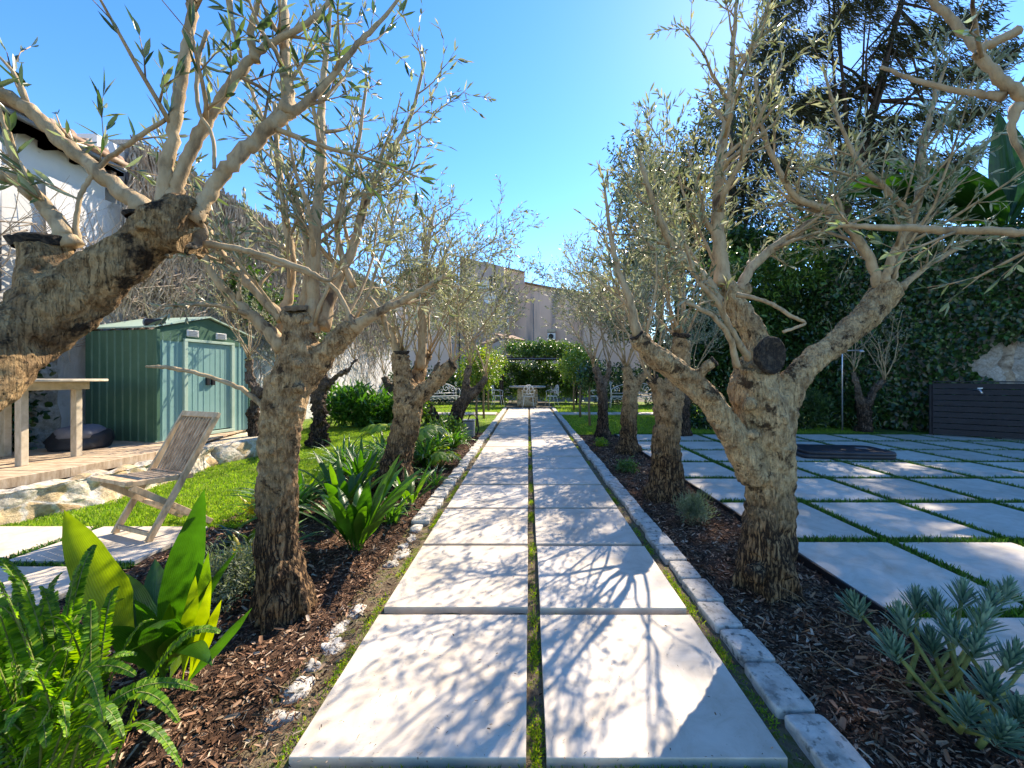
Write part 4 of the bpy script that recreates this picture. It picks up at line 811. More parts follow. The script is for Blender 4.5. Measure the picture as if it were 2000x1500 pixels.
m = MB(); m.add([(0.012, 0, HE - .16), (0.012, LY, HE - .16), (0.012, LY, HE), (0.012, LY / 2, HP), (0.012, 0, HE), (-.02, 0, HE - .16), (-.02, LY, HE - .16), (-.02, LY, HE), (-.02, LY / 2, HP), (-.02, 0, HE)],
      [(0, 1, 2, 3, 4), (9, 8, 7, 6, 5), (0, 5, 6, 1), (1, 6, 7, 2), (4, 9, 5, 0)]); gb = m.build('gable', M['shed'], shed, world=False)
for yy in (.48, .92):
    m = MB(); m.box((.022, yy, HE - .03), (.02, .17, .10)); v = m.build('vent', M['white'], shed, world=False, bev=.006)
    m = MB()
    for q in range(4): m.box((.035, yy, HE - .065 + q * .024), (.012, .14, .008))
    m.build('grille', M['steel'], v, world=False)
for k, (a, b) in enumerate(((d0, (d0 + d1) / 2 - .002), ((d0 + d1) / 2 + .002, d1))):
    m = MB(); m.box((.004, (a + b) / 2, .74), (.016, b - a, 1.34)); 
    for yy in (a + .09, b - .09, (a + b) / 2): m.box((.013, yy, .74), (.006, .012, 1.30))
    d = m.build('door', M['shedlit'], shed, world=False, bev=.002)
    m = MB(); yy = b - .045 if k == 0 else a + .035; m.box((.03, yy, .83), (.035, .05, .12)); m.build('handle', M['black'], d, world=False, bev=.006)
m = MB(); m.box((.02, d0 - .025, .74), (.04, .05, 1.40)); m.box((.02, d1 + .025, .74), (.04, .05, 1.40)); m.box((.02, (d0 + d1) / 2, 1.435), (.043, d1 - d0 + .1, .04)); m.box((.02, (d0 + d1) / 2, .03), (.05, d1 - d0 + .1, .045)); m.build('door_frame', M['shedtrim'], shed, world=False, bev=.003)
m = MB(); ov = .06
for s, (ya, yb) in ((0, (-ov, LY / 2)), (1, (LY / 2, LY + ov))):
    za, zb = (HE - .0, HP + .02) if s == 0 else (HP + .02, HE)
    m.add([(-LX - ov, ya, za), (ov, ya, za), (ov, yb, zb), (-LX - ov, yb, zb), (-LX - ov, ya, za + .02), (ov, ya, za + .02), (ov, yb, zb + .02), (-LX - ov, yb, zb + .02)], [(0, 1, 2, 3), (7, 6, 5, 4), (0, 4, 5, 1), (1, 5, 6, 2), (2, 6, 7, 3), (3, 7, 4, 0)])
m.build('roof', M['shedtrim'], shed, world=False)
m = MB(); m.box((.03, 0.0, HE / 2), (.05, .045, HE - .05)); m.build('corner_trim', M['shed'], shed, world=False, bev=.004)
m = MB(); m.box((0.012, LY, HE / 2), (.04, .04, HE - .05)); m.build('corner_trim', M['shed'], shed, world=False, bev=.004)
fl = thing('solar_spotlight', 'small black round spotlight lying on the shed roof edge', 'light', P(303, 628, 5.42))
m = MB(); c = P(303, 630, 5.42); m.tube([c + Vector((-.09, -.02, 0)), c + Vector((.02, .02, 0)), c + Vector((.085, .03, .004))], [.055, .06, .05], 16); m.build('housing', M['black'], fl, smooth=False)
m = MB(); m.tube([c + Vector((-.105, -.022, 0)), c + Vector((-.088, -.02, 0))], [.058, .058], 16); m.build('lens_ring', M['greyplastic'], fl)
pf = MB(); pf.rock((-4.55, 6.25, .06), (.95, 1.6, .34), .2, 3, .08, 20, 10, -.2); tag(pf.build('stone_plinth', M['limestonewall'], smooth=True), 'low limestone plinth under the door side of the green shed', 'plinth')
rt = thing('reed_screen', 'brown reed screen standing against the wall right of the shed', 'screen', (-5.9, 7.7, 0)); m = MB()
for k in range(60): m.tube([(-5.95 + r.uniform(-.02, .02), 7.1 + k * .021, 0), (-5.95, 7.1 + k * .021 + r.uniform(-.01, .01), 1.75 + r.uniform(-.08, .08))], .011, 5)
m.build('reeds', M['dryvine'], rt)

# deck and its retaining wall
edge = [(-4.75, 2.2), (-4.62, 3.0), (-4.46, 3.8), (-4.40, 4.6), (-4.55, 5.3)]
dk = thing('wooden_deck', 'raised deck of weathered brown boards under the wooden table and shed', 'deck', (-5.5, 4, 0)); m = MB()
y = 1.9; k = 0
while y < 6.9:
    xe = -4.42 + max(0, (3.8 - y)) * -.2 - max(0, y - 5.0) * .25
    m.box(((XW + .35 + xe) / 2, y, .268 + r.uniform(-.003, .003)), (xe - XW - .35, .112, .024)); y += .12; k += 1
m.build('boards', M['deck'], dk, bev=.003)
m = MB()
for i in range(len(edge) - 1): m.bar((edge[i][0] + .035, edge[i][1], .255), (edge[i + 1][0] + .035, edge[i + 1][1], .255), .03, .09)
m.build('edge_board', M['deck'], dk, bev=.003)
m = MB(); m.prism([(XW + .4, 1.9)] + [(x - .12, y) for x, y in edge] + [(XW + .4, 5.3)], -.1, .2); m.build('underframe', M['black'], dk)
rw = thing('retaining_wall', 'low ochre limestone retaining wall curving along the front of the deck', 'wall', (-4.2, 3.6, 0)); m = MB()
cv = spline([(-4.75, 1.6, 0, 0), (-4.42, 2.6, 0, 0), (-4.20, 3.3, 0, 0), (-4.08, 3.9, 0, 0), (-4.12, 4.6, 0, 0), (-4.30, 5.4, 0, 0)], 7); nz = 9; V = []; F = []
for i, q in enumerate(cv):
    for j in range(nz + 4):
        z = -.08 + .32 * min(j, nz) / nz; x = q[0] + .05 * (1 - min(j, nz) / nz); x -= .08 * max(0, j - nz)
        d = .045 * mn.noise(Vector((q[1] * 3.2, z * 6, j * .1))) + .025 * mn.noise(Vector((q[1] * 9, z * 14, 2)))
        V.append((x + (d if j <= nz else d * .2), q[1], z + (.012 * mn.noise(Vector((q[1] * 3, x * 5, 1))) if j >= nz else 0)))
n = nz + 4
for i in range(len(cv) - 1):
    for j in range(n - 1): F.append((i * n + j, (i + 1) * n + j, (i + 1) * n + j + 1, i * n + j + 1))
m.add(V, F); wf = m.build('stone_face', M['limestonewall'], rw, smooth=True); sb = wf.modifiers.new('s', 'SUBSURF'); sb.levels = sb.render_levels = 2; sb.subdivision_type = 'SIMPLE'
t = bpy.data.textures.new('rubble', 'VORONOI'); t.noise_scale = .16; dm = wf.modifiers.new('d', 'DISPLACE'); dm.texture = t; dm.strength = -.07; dm.texture_coords = 'GLOBAL'; dm.mid_level = .3

# table on the deck
tb = thing('wooden_table', 'pale wooden table standing on the deck, half hidden by the leaning trunk', 'table', (-5.55, 4.25, .28))
Cx, Cy, zt = -5.45, 4.2, 1.125
m = MB(); V = []; K = 40
for zz in (zt, zt + .028):
    for k in range(K): th = 6.283 * k / K; V.append((Cx + .72 * math.cos(th), Cy + .62 * math.sin(th), zz))
m.add(V, [tuple(range(K))[::-1], tuple(range(K, 2 * K))] + [(k, (k + 1) % K, K + (k + 1) % K, K + k) for k in range(K)]); m.build('tabletop', M['tabwood'], tb, bev=.006)
m = MB(); m.box((Cx - .03, Cy - .28, zt - .045), (.96, .03, .085)); m.box((Cx - .03, Cy + .28, zt - .045), (.96, .03, .085)); m.box((Cx + .44, Cy, zt - .046), (.03, .53, .083)); m.box((Cx - .5, Cy, zt - .046), (.03, .53, .083)); m.build('apron', M['tabwood'], tb, bev=.004)
for dx, dy in ((.36, -.24), (-.44, -.24), (.36, .24), (-.44, .24)):
    m = MB(); m.box((Cx + dx, Cy + dy, (.28 + zt) / 2 - .004), (.065, .065, zt - .29)); m.build('leg', M['tabwood'], tb, bev=.006)
cb = thing('covered_barbecue', 'black and grey covered lump lying on the deck beneath the table', 'cover', P(150, 878, 4.9))
c = Vector((-5.62, 4.95, .28)); m = MB(); m.rock(c + Vector((0, 0, .10)), (.55, .5, .28), .7, 4, .15, 20, 12); m.build('cover', M['cover'], cb, smooth=True)
m = MB(); m.rock(c + Vector((.04, -.03, .20)), (.42, .42, .2), .8, 8, .12, 18, 10); m.build('top_flap', M['greycloth'], cb, smooth=True)

# teak folding chair
chair = thing('folding_chair', 'weathered teak slatted folding chair standing on the slabs at the edge of the lawn', 'chair', (-2.86, 2.99, 0), math.radians(-21))
T = M['teak']
def stile(z): return -.12 + .52 * z
for s in (-1, 1):
    m = MB(); m.bar((s * .215, stile(0), 0.0), (s * .215, stile(.86), .86), .024, .042, Vector((0, 1, 0))); m.build('back_leg', T, chair, world=False, bev=.003)
    m = MB(); m.bar((s * .187, .30, .0), (s * .187, -.20, .405), .024, .042, Vector((0, 1, 0))); m.build('front_leg', T, chair, world=False, bev=.003)
    m = MB(); m.bar((s * .187, -.22, .43), (s * .187, .17, .405), .024, .036); m.build('seat_rail', T, chair, world=False, bev=.003)
m = MB(); m.box((0, stile(.855), .86), (.47, .03, .045), M=Matrix.Rotation(math.radians(-27), 3, 'X')); m.build('top_rail', T, chair, world=False, bev=.004)
m = MB()
for k in range(11):
    x = -.165 + .33 * k / 10; m.bar((x * .98, stile(.43) + .012, .43), (x * 1.12, stile(.84) + .004, .845), .020, .010, Vector((0, 1, 0)))
m.bar((-.2, stile(.43), .425), (.2, stile(.43), .425), .022, .035); m.build('backrest', M['teaks'], chair, world=False, bev=.002)
m = MB(); m.box((0, -.225, .442), (.44, .045, .026)); 
for k in range(8): m.box((0, -.175 + .044 * k, .440 - .0025 * k), (.35, .032, .014))
m.build('seat', T, chair, world=False, bev=.003)
m = MB(); m.bar((-.2, .045, .2), (.2, .045, .2), .02, .03); m.build('crossbar', T, chair, world=False, bev=.003)
m = MB(); m.bar((-.2, stile(.04), .045), (.2, stile(.04), .045), .02, .03); m.bar((-.18, .265, .045), (.18, .265, .045), .02, .03); m.build('crossbar', T, chair, world=False, bev=.003)

# ------------------------------------------------------------------ right side: fence, ivy wall, shower pole, spa cover
fn = thing('slatted_fence', 'low black fence of horizontal boards at the right end of the terrace', 'fence', (9.2, 7.3, 0)); a, b = Vector((8.2, 8.0, 0)), Vector((10.4, 6.4, 0)); m = MB()
for k in range(9):
    z = .03 + k * .115; m.bar(a + Vector((0, 0, z + .05)), b + Vector((0, 0, z + .05)), .022, .105)
m.build('boards', M['fence'], fn, bev=.003)
for k in range(4):
    m = MB(); p = a.lerp(b, k / 3) + Vector((.03, .05, 0)); m.box(p + Vector((0, 0, .5)), (.07, .07, 1.06), -.63); m.build('post', M['fence'], fn)
m = MB(); m.bar(a + Vector((0, 0, 1.085)), b + Vector((0, 0, 1.085)), .09, .022); m.build('top_rail', M['fence'], fn, bev=.003)
tp = thing('garden_tap', 'small metal tap on the black slatted fence', 'tap', P(1912, 764, 7.45)); m = MB(); c = P(1912, 764, 7.42)
m.tube([c + Vector((0, .1, .02)), c + Vector((0, -.02, .02)), c + Vector((0, -.05, -.05))], .018, 8); m.build('spout', M['steel'], tp, smooth=True); m = MB(); m.box(c + Vector((.02, 0, .055)), (.09, .02, .02)); m.build('handle', M['iron'], tp, bev=.004)
rwll = thing('stone_wall', 'grey rubble wall behind the black fence, mostly hidden under ivy', 'wall', (10.2, 8.2, 0)); m = MB(); V = []; F = []; a2, b2 = Vector((7.3, 10.2, 0)), Vector((12.8, 6.0, 0)); nx, nz = 50, 36
for j in range(nz):
    for i in range(nx):
        p = a2.lerp(b2, i / (nx - 1)); V.append((p.x + .06 * mn.noise(Vector((i * .5, j * .5, 1))), p.y + .10 * mn.noise(Vector((i * .5, j * .5, 7))), -.1 + 3.9 * j / (nz - 1)))
for j in range(nz - 1):
    for i in range(nx - 1): F.append((j * nx + i, j * nx + i + 1, (j + 1) * nx + i + 1, (j + 1) * nx + i))
m.add(V, F); m.bar(a2 + Vector((.2, .25, 1.85)), b2 + Vector((.2, .25, 1.85)), .3, 3.7); m.build('wall_face', M['stonewall'], rwll, smooth=True)
# ivy over that wall, leaving a bare patch
rn = np.random.default_rng(81); n = 17000; f = rn.random(n); z = -.05 + 4.4 * rn.random(n); px = a2.x + (b2.x - a2.x) * f; py = a2.y + (b2.y - a2.y) * f
keep = ~(((px - 10.15) / .62) ** 2 + ((z - 1.5) / .5) ** 2 < 1 + .35 * np.sin(px * 9) * np.cos(z * 11)); px, py, z, n = px[keep], py[keep], z[keep], keep.sum()
off = .08 + .30 * rn.random(n) * np.abs(np.sin(px * 2.3 + z * 1.9)); p = np.stack([px - .6 * off, py - .78 * off, z], 1)
Nn = np.stack([-.6 + rn.normal(size=n) * .5, -.78 + rn.normal(size=n) * .5, .3 + rn.normal(size=n) * .5], 1); Tt = np.stack([rn.normal(size=n) * .5, rn.normal(size=n) * .5, -1 + rn.normal(size=n) * .4], 1)
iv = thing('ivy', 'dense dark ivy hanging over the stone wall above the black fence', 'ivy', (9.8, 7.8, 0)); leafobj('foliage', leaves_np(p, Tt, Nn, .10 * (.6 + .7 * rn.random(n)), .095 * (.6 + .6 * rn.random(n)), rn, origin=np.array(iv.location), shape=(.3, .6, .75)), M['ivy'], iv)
sp_ = thing('outdoor_shower', 'thin metal shower pole with a short arm standing behind the terrace', 'shower', P(1645, 838, 8.25)); m = MB(); a = P(1645, 840, 8.25); b = P(1645, 686, 8.25); c = P(1682, 684, 8.25)
m.tube([a, b, b + Vector((.02, 0, .01)), c], .014, 8); m.build('pole', M['steel'], sp_, smooth=True); m = MB(); m.tube([c + Vector((0, 0, .01)), c - Vector((0, 0, .04))], [.03, .07], 12); m.build('shower_head', M['steel'], sp_, smooth=True)
sc_ = thing('folded_cover', 'flat black folded pad lying on the terrace slabs', 'cover', (4.65, 5.9, 0)); 
for zz, s in ((.034, 0), (.085, .02)):
    m = MB(); m.rock((4.62 + s, 5.9, zz), (1.24 - s, .62, .064), .22, zz * 9, .02, 28, 12, -.12); m.build('pad', M['cover'], sc_, smooth=True)
m = MB(); m.box((4.95, 5.86, .119), (.16, .05, .006), -.12); m.build('care_tag', M['greyplastic'], sc_)
for x, y, rr in ((1455, 1075, 0),): pass
gp = thing('garden_bin', 'grey upright plastic bin with a black hose loop beside the leaning olive', 'bin', (-1.17, 7.9, -.03)); m = MB()
m.prism([(-1.30, 7.80), (-1.08, 7.80), (-1.08, 8.0), (-1.30, 8.0)], -.03, .30); m.build('body', M['greyplastic'], gp, bev=.03)
m = MB(); m.box((-1.19, 7.9, .315), (.24, .22, .025)); m.build('lid', M['greyplastic'], gp, bev=.01)
m = MB(); m.tube([(-1.2, 7.85, .33), (-1.16, 7.82, .42), (-1.08, 7.8, .43), (-1.0, 7.8, .34), (-.98, 7.8, .15), (-1.04, 7.78, -.02)], .012, 8); m.build('hose', M['black'], gp, smooth=True)

# ------------------------------------------------------------------ far end: houses
def facade(name, label, cat, q, z0, mat, D2=4.0, group=None):
    """solid block whose front top edge is traced (px,py,D) left to right"""
    top = [P(*c) for c in q]; t = thing(name, label, cat, (top[0].x, top[0].y, 0), 0, group); m = MB()
    n = len(top); V = []; back = Vector((0, D2, 0))
    for p in top: V += [(p.x, p.y, z0), (p.x, p.y, p.z), (p.x, p.y + D2, z0), (p.x, p.y + D2, p.z)]
    F = []
    for i in range(n - 1):
        a, b = 4 * i, 4 * i + 4; F += [(a, b, b + 1, a + 1), (a + 2, a + 3, b + 3, b + 2), (a + 1, b + 1, b + 3, a + 3)]
    F += [(0, 1, 3, 2), (4 * n - 4, 4 * n - 2, 4 * n - 1, 4 * n - 3)]; m.add(V, F); w = m.build('wall', M[mat], t); return t, w
bA, wA = facade('house', 'tall windowless house with stained pink render and a stepped sloping parapet', 'house', [(984, 524, 30), (1024, 533, 30), (1025, 553, 30), (1070, 562, 30), (1116, 571, 30), (1170, 578, 30)], 0, 'pink', 8)
m = MB()
for a, b in (((984, 523, 29.9), (1024.5, 532, 29.9)), ((1025, 552, 29.9), (1070, 561, 29.9)), ((1070, 561, 29.9), (1170, 577, 29.9))): m.bar(P(*a), P(*b), .3, .09)
m.build('coping', M['tile'], bA)
fr = MB(); c = P(998.5, 606, 29.95); fr.box(c, (.42, .10, .86)); wd = fr.build('window', M['white'], bA); m = MB(); m.box(c + Vector((-.01, -.06, .06)), (.34, .05, .68)); m.build('shutter', M['bluepaint'], wd); m = MB(); m.box(c + Vector((0, -.10, -.45)), (.5, .14, .06)); m.build('sill', M['zinc'], wd)
m = MB(); m.tube([P(988, 562, 29.9), P(989, 600, 29.9), P(992, 640, 29.9), P(993, 662, 29.9)], .11, 8); m.build('downpipe', M['white'], bA, smooth=True)
m = MB(); m.tube([P(1042, 580, 29.95), P(1042, 668, 29.95)], .03, 6); m.build('conduit', M['zinc'], bA)
bB, wB = facade('house', 'narrow stained grey house with a white patch, left of the stepped parapet', 'house', [(898, 500, 27.5), (940, 511, 27.5), (966, 516, 27.5), (985, 522, 27.5)], 0, 'greyrender', 7)
m = MB(); m.box(P(948, 556, 27.45), (.95, .08, .55)); m.build('painted_patch', M['white'], bB); m = MB(); m.tube([P(958, 540, 27.4), P(958, 568, 27.4)], .09, 8); m.tube([P(966, 518, 27.45), P(966, 566, 27.45)], .05, 6); m.build('vent_pipe', M['darkbark'], bB)
ds = thing('satellite_dish', 'pale round satellite dish on the grey house wall', 'dish', P(958, 580, 27.2)); m = MB(); c = P(957, 582, 27.1)
V = [c]; K = 20
for rr, dd in ((.2, .03), (.36, .10), (.44, .17)):
    for k in range(K): th = 6.283 * k / K; V.append(c + Vector((math.cos(th) * rr, -dd, math.sin(th) * rr)))
F = [(0, 1 + (k + 1) % K, 1 + k) for k in range(K)] + [(1 + j * K + k, 1 + j * K + (k + 1) % K, 1 + (j + 1) * K + (k + 1) % K, 1 + (j + 1) * K + k) for j in range(2) for k in range(K)]
m.add(V, F); m.build('reflector', M['white'], ds, smooth=True); m = MB(); m.tube([c, c + Vector((0, -.5, -.1))], .025, 6); m.build('arm', M['zinc'], ds)
bC, _ = facade('house', 'low peach rendered house glimpsed through the left olive crowns', 'house', [(775, 545, 25), (800, 528, 25), (868, 525, 25), (882, 545, 25)], 0, 'peach', 6)
m = MB(); m.bar(P(772, 547, 24.9), P(800, 527, 24.9), .3, .12); m.bar(P(800, 527, 24.9), P(870, 524, 24.9), .3, .12); m.bar(P(870, 524, 24.9), P(886, 546, 24.9), .3, .12); m.build('roof_edge', M['tile'], bC)
m = MB(); m.bar(P(950, 671, 22), P(984, 655, 22.6), 1.6, .12); m.bar(P(984, 655, 22.6), P(1008, 664, 22), 1.6, .12); tag(m.build('tiled_roof', M['tile']), 'small orange tiled roof just above the far hedge', 'roof')
bD, _ = facade('house', 'pale pink house behind the right olive crowns', 'house', [(1140, 592, 28), (1160, 568, 28), (1200, 562, 28), (1260, 580, 28)], 0, 'peach', 6)
m = MB(); m.bar(P(1138, 594, 27.9), P(1160, 567, 27.9), .3, .1); m.bar(P(1160, 567, 27.9), P(1202, 561, 27.9), .3, .1); m.build('roof_edge', M['tile'], bD); m = MB(); m.box(P(1172, 556, 28), (.5, .4, .9)); m.build('chimney', M['pink'], bD)
ac = thing('air_conditioner', 'small white air conditioning unit on the pink wall above the hedge', 'air conditioner', P(1077, 655, 29.8)); m = MB(); m.box(P(1077, 657, 29.75), (.62, .3, .5)); m.build('case', M['white'], ac, bev=.03); m = MB(); c = P(1076, 657, 29.57); m.tube([c, c + Vector((0, -.03, 0))], .19, 18); m.build('fan', M['black'], ac)
bx = MB(); bx.box(P(1077, 646, 29.7), (.62, .3, .22)); tag(bx.build('wall_box', M['tabwood'], bev=.02), 'yellowish box fixed on the pink wall above the air conditioner', 'box')

# ------------------------------------------------------------------ far end: furniture
st = thing('stone_table', 'round stone table on a thick block base at the end of the path', 'table', (-.02, 16.3, 0)); m = MB(); K = 36; V = []
for rr, zz in ((.70, .735), (.765, .76), (.765, .80), (.74, .815)):
    for k in range(K): th = 6.283 * k / K; V.append((-.04 + rr * math.cos(th), 16.3 + rr * math.sin(th), zz))
m.add(V, [tuple(range(K))[::-1], tuple(range(3 * K, 4 * K))] + [(j * K + k, j * K + (k + 1) % K, (j + 1) * K + (k + 1) % K, (j + 1) * K + k) for j in range(3) for k in range(K)]); m.build('tabletop', M['kerb'], st)
m = MB(); m.rock((-.04, 16.3, .35), (.85, .6, .78), .3, 2, .04, 20, 12); m.build('base', M['limestonewall'], st, smooth=True)
def ironchair(label, loc, rz, group='white iron garden chairs around the stone table'):
    t = thing('iron_chair', label, 'chair', loc, rz, group); R = .011; I = M['iron']
    def tb(nm, *curves):
        m = MB()
        for pts, cl in curves: m.tube(pts, R, 6, closed=cl)
        m.build(nm, I, t, smooth=True, world=False)
    ring = [(.21 * math.cos(a), .21 * math.sin(a), .44) for a in [6.283 * k / 18 for k in range(18)]]
    tb('seat', (ring, True), *[([(x, -math.sqrt(max(.001, .044 - x * x)), .44), (x, math.sqrt(max(.001, .044 - x * x)), .44)], False) for x in (-.15, -.1, -.05, 0, .05, .1, .15)])
    for sx in (-1, 1):
        tb('leg', ([(sx * .17, -.14, .44), (sx * .19, -.18, .22), (sx * .23, -.22, .0)], False)); tb('leg', ([(sx * .17, .14, .44), (sx * .18, .18, .22), (sx * .22, .24, .0)], False))
    arc = [(.22 * math.cos(a), .2 + .04 * math.sin(a), .46 + .44 * math.sin(a) ** .6) for a in [math.pi * k / 16 for k in range(17)]]
    def ell(cx, cz, rx, rz_): return ([(cx + rx * math.cos(a), .225, cz + rz_ * math.sin(a)) for a in [6.283 * k / 14 for k in range(14)]], True)
    tb('backrest', (arc, False), ell(-.09, .76, .07, .10), ell(.09, .76, .07, .10), ell(0, .64, .06, .12), ell(0, .8, .05, .07), ([(-.2, .21, .56), (.2, .21, .56)], False), ([(-.16, .21, .45), (0, .22, .66), (.16, .21, .45)], False))
    tb('armrest', ([(-.21, .2, .68), (-.27, 0, .68), (-.25, -.15, .64), (-.19, -.14, .44)], False)); tb('armrest', ([(.21, .2, .68), (.27, 0, .68), (.25, -.15, .64), (.19, -.14, .44)], False))
    return t
k1 = ironchair('white iron scroll chair in front of the stone table, its back to the camera', (0.0, 15.45, -.02), math.pi)
def again(label, loc, rz, group='white iron garden chairs around the stone table'):
    o = copy_tree(k1); o.location = loc; o.rotation_euler.z = rz; o['label'] = label; o['group'] = group; return o
again('white iron scroll chair at the right side of the stone table', (.95, 16.0, -.03), math.radians(-70))
again('white iron scroll chair at the left of the stone table, half hidden by leaves', (-1.25, 16.2, -.03), math.radians(80))
again('white iron chair seen side on beside the right bench', (2.65, 16.0, -.03), math.radians(-95))
def ironbench(label, loc, rz, L=1.9):
    t = thing('iron_bench', label, 'bench', loc, rz, 'white wrought iron benches on the far lawn'); I = M['iron']; R = .013
    def tb(nm, cs, r_=R):
        m = MB()
        for pts, cl in cs: m.tube(pts, r_, 6, closed=cl)
        m.build(nm, I, t, smooth=True, world=False)
    h = L / 2; m = MB()
    for k in range(7): m.box((0, -.2 + .065 * k, .45), (L, .03, .012))
    m.build('seat', I, t, world=False)
    tb('apron', [([(-h, -.22, .40), (h, -.22, .40)], False)] + [([(-h + .1 + k * .2 + .09 * math.cos(a), -.22, .37 + .035 * math.sin(a)) for a in [6.283 * j / 10 for j in range(10)]], True) for k in range(int(L / .2))], .008)
    for sx in (-1, 1):
        tb('leg', [([(sx * h, -.2, .45), (sx * (h + .03), -.24, .2), (sx * (h + .06), -.27, 0)], False)]); tb('leg', [([(sx * h, .2, .45), (sx * (h + .02), .26, .2), (sx * (h + .04), .3, 0)], False)])
        tb('armrest', [([(sx * h, .2, .72), (sx * (h + .04), -.05, .74), (sx * (h + .02), -.22, .66), (sx * h, -.2, .45)], False)])
    def spiral(cx, cz, r0, dr, s): return ([(cx + s * (r0 - dr * a) * math.cos(a), .23, cz + (r0 - dr * a) * math.sin(a)) for a in [k * .5 for k in range(20)]], False)
    cs = [([(-h, .2, .56), (h, .2, .56)], False), ([(h * math.cos(a) * 1.0, .23, .62 + .34 * math.sin(a)) for a in [math.pi * k / 20 for k in range(21)]], False)]
    for s in (-1, 1):
        cs += [spiral(s * h * .35, .76, .17, .016, s), spiral(s * h * .78, .72, .12, .011, -s), ([(s * h * .55, .22, .56), (s * h * .5, .23, .88)], False), ([(s * .02, .23, .56), (s * .12, .23, .75), (s * .04, .23, .95)], False)]
    for x in (-h, h): cs += [([(x, .2, .45), (x, .23, .9)], False), spiral(x, .95, .07, .007, 1)]
    tb('backrest', cs); return t
ironbench('white wrought iron bench with scroll back between the right olive trunks', (4.35, 15.6, -.03), math.radians(-6), 2.1)
o = ironbench('white wrought iron bench with scroll back seen left of the path', (-3.45, 15.8, -.03), math.radians(30), 1.3)

# pergola with climber, hedge behind
pg = thing('pergola', 'low pergola of thin dark beams behind the stone table, loaded with climbing leaves', 'pergola', (.4, 17.6, 0)); m = MB()
for y in (17.0, 18.4): m.bar((-1.25, y, 2.0), (2.3, y, 2.0), .08, .07)
for k in range(8): m.bar((-1.2 + k * .48, 16.9, 2.08), (-1.2 + k * .48, 18.5, 2.08), .05, .05)
m.build('beams', M['darkbark'], pg)
for x in (-1.2, 2.25):
    for y in (17.0, 18.4): m = MB(); m.box((x, y, .95), (.08, .08, 1.98)); m.build('post', M['darkbark'], pg)
m = MB(); m.tube([P(985, 702, 16.9), P(1000, 708, 16.9), P(1030, 709, 16.9), P(1045, 703, 16.9)], .012, 5); m.tube([(-1.25, 16.92, 1.97), (2.3, 16.92, 1.97)], .018, 6); m.build('cable', M['zinc'], pg)
leafthing('climbing_plant', 'mixed green climber heaped on top of the pergola', 'climber', 'hedgeL', [(-.3, 17.6, 2.4, 1.0, .8, .38), (.9, 17.6, 2.45, 1.2, .8, .42), (1.9, 17.6, 2.3, .8, .8, .4)], 330, 22, .09, .10, .05, 91)
leafthing('hedge', 'tall bright green hedge closing the view behind the stone table', 'hedge', 'hedgeL', [(-.9, 19.0, 1.2, 1.2, .5, 1.35), (.6, 19.0, 1.2, 1.4, .5, 1.35), (2.2, 19.0, 1.2, 1.3, .5, 1.4), (-2.3, 19.2, 1.0, 1.2, .5, 1.3)], 760, 24, .11, .13, .06, 92)
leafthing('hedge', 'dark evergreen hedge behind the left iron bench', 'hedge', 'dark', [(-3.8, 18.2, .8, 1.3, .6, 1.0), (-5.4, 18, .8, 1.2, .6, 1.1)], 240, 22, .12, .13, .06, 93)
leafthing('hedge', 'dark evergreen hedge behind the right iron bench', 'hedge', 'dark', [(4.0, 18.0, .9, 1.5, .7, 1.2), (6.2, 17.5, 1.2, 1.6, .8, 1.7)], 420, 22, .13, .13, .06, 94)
# ------------------------------------------------------------------ trees and shrubs
def citrus(label, x, y, h, rx, rz, seed, n=90, mat='citrus'):
    leafthing('citrus_tree', label, 'tree', mat, [(x, y, h, rx, rx, rz)], n, 18, .09, .085, .04, seed, 'young clipped trees on thin stems beside the path', trunk=([(x + .02, y, -.05), (x, y, .4), (x + .02, y, h - rz * .5), (x, y, h)], [.035, .028, .025, .012]), tl=8, tm='trunkthin')
citrus('young yellow green tree on a thin stem, behind the grey bin', -1.28, 9.7, 1.35, .55, .6, 201)
citrus('young yellow green tree on a thin stem, second along the left lawn', -1.33, 11.6, 1.45, .6, .65, 202, 110)
citrus('young yellow green tree on a thin stem, farthest along the left lawn', -1.45, 14.2, 1.6, .75, .75, 203, 130)
citrus('small leafy tree with twin thin stems nearest the right mulch bed', 1.5, 9.75, 1.25, .38, .42, 204, 60, 'dark')
citrus('young lime green tree on the right lawn near the footpath', 1.55, 11.9, 1.5, .6, .65, 205, 110)
citrus('young yellow green tree close to the stone table on the right', 1.65, 14.4, 1.6, .75, .7, 206, 130)
def fix_trunk(): pass
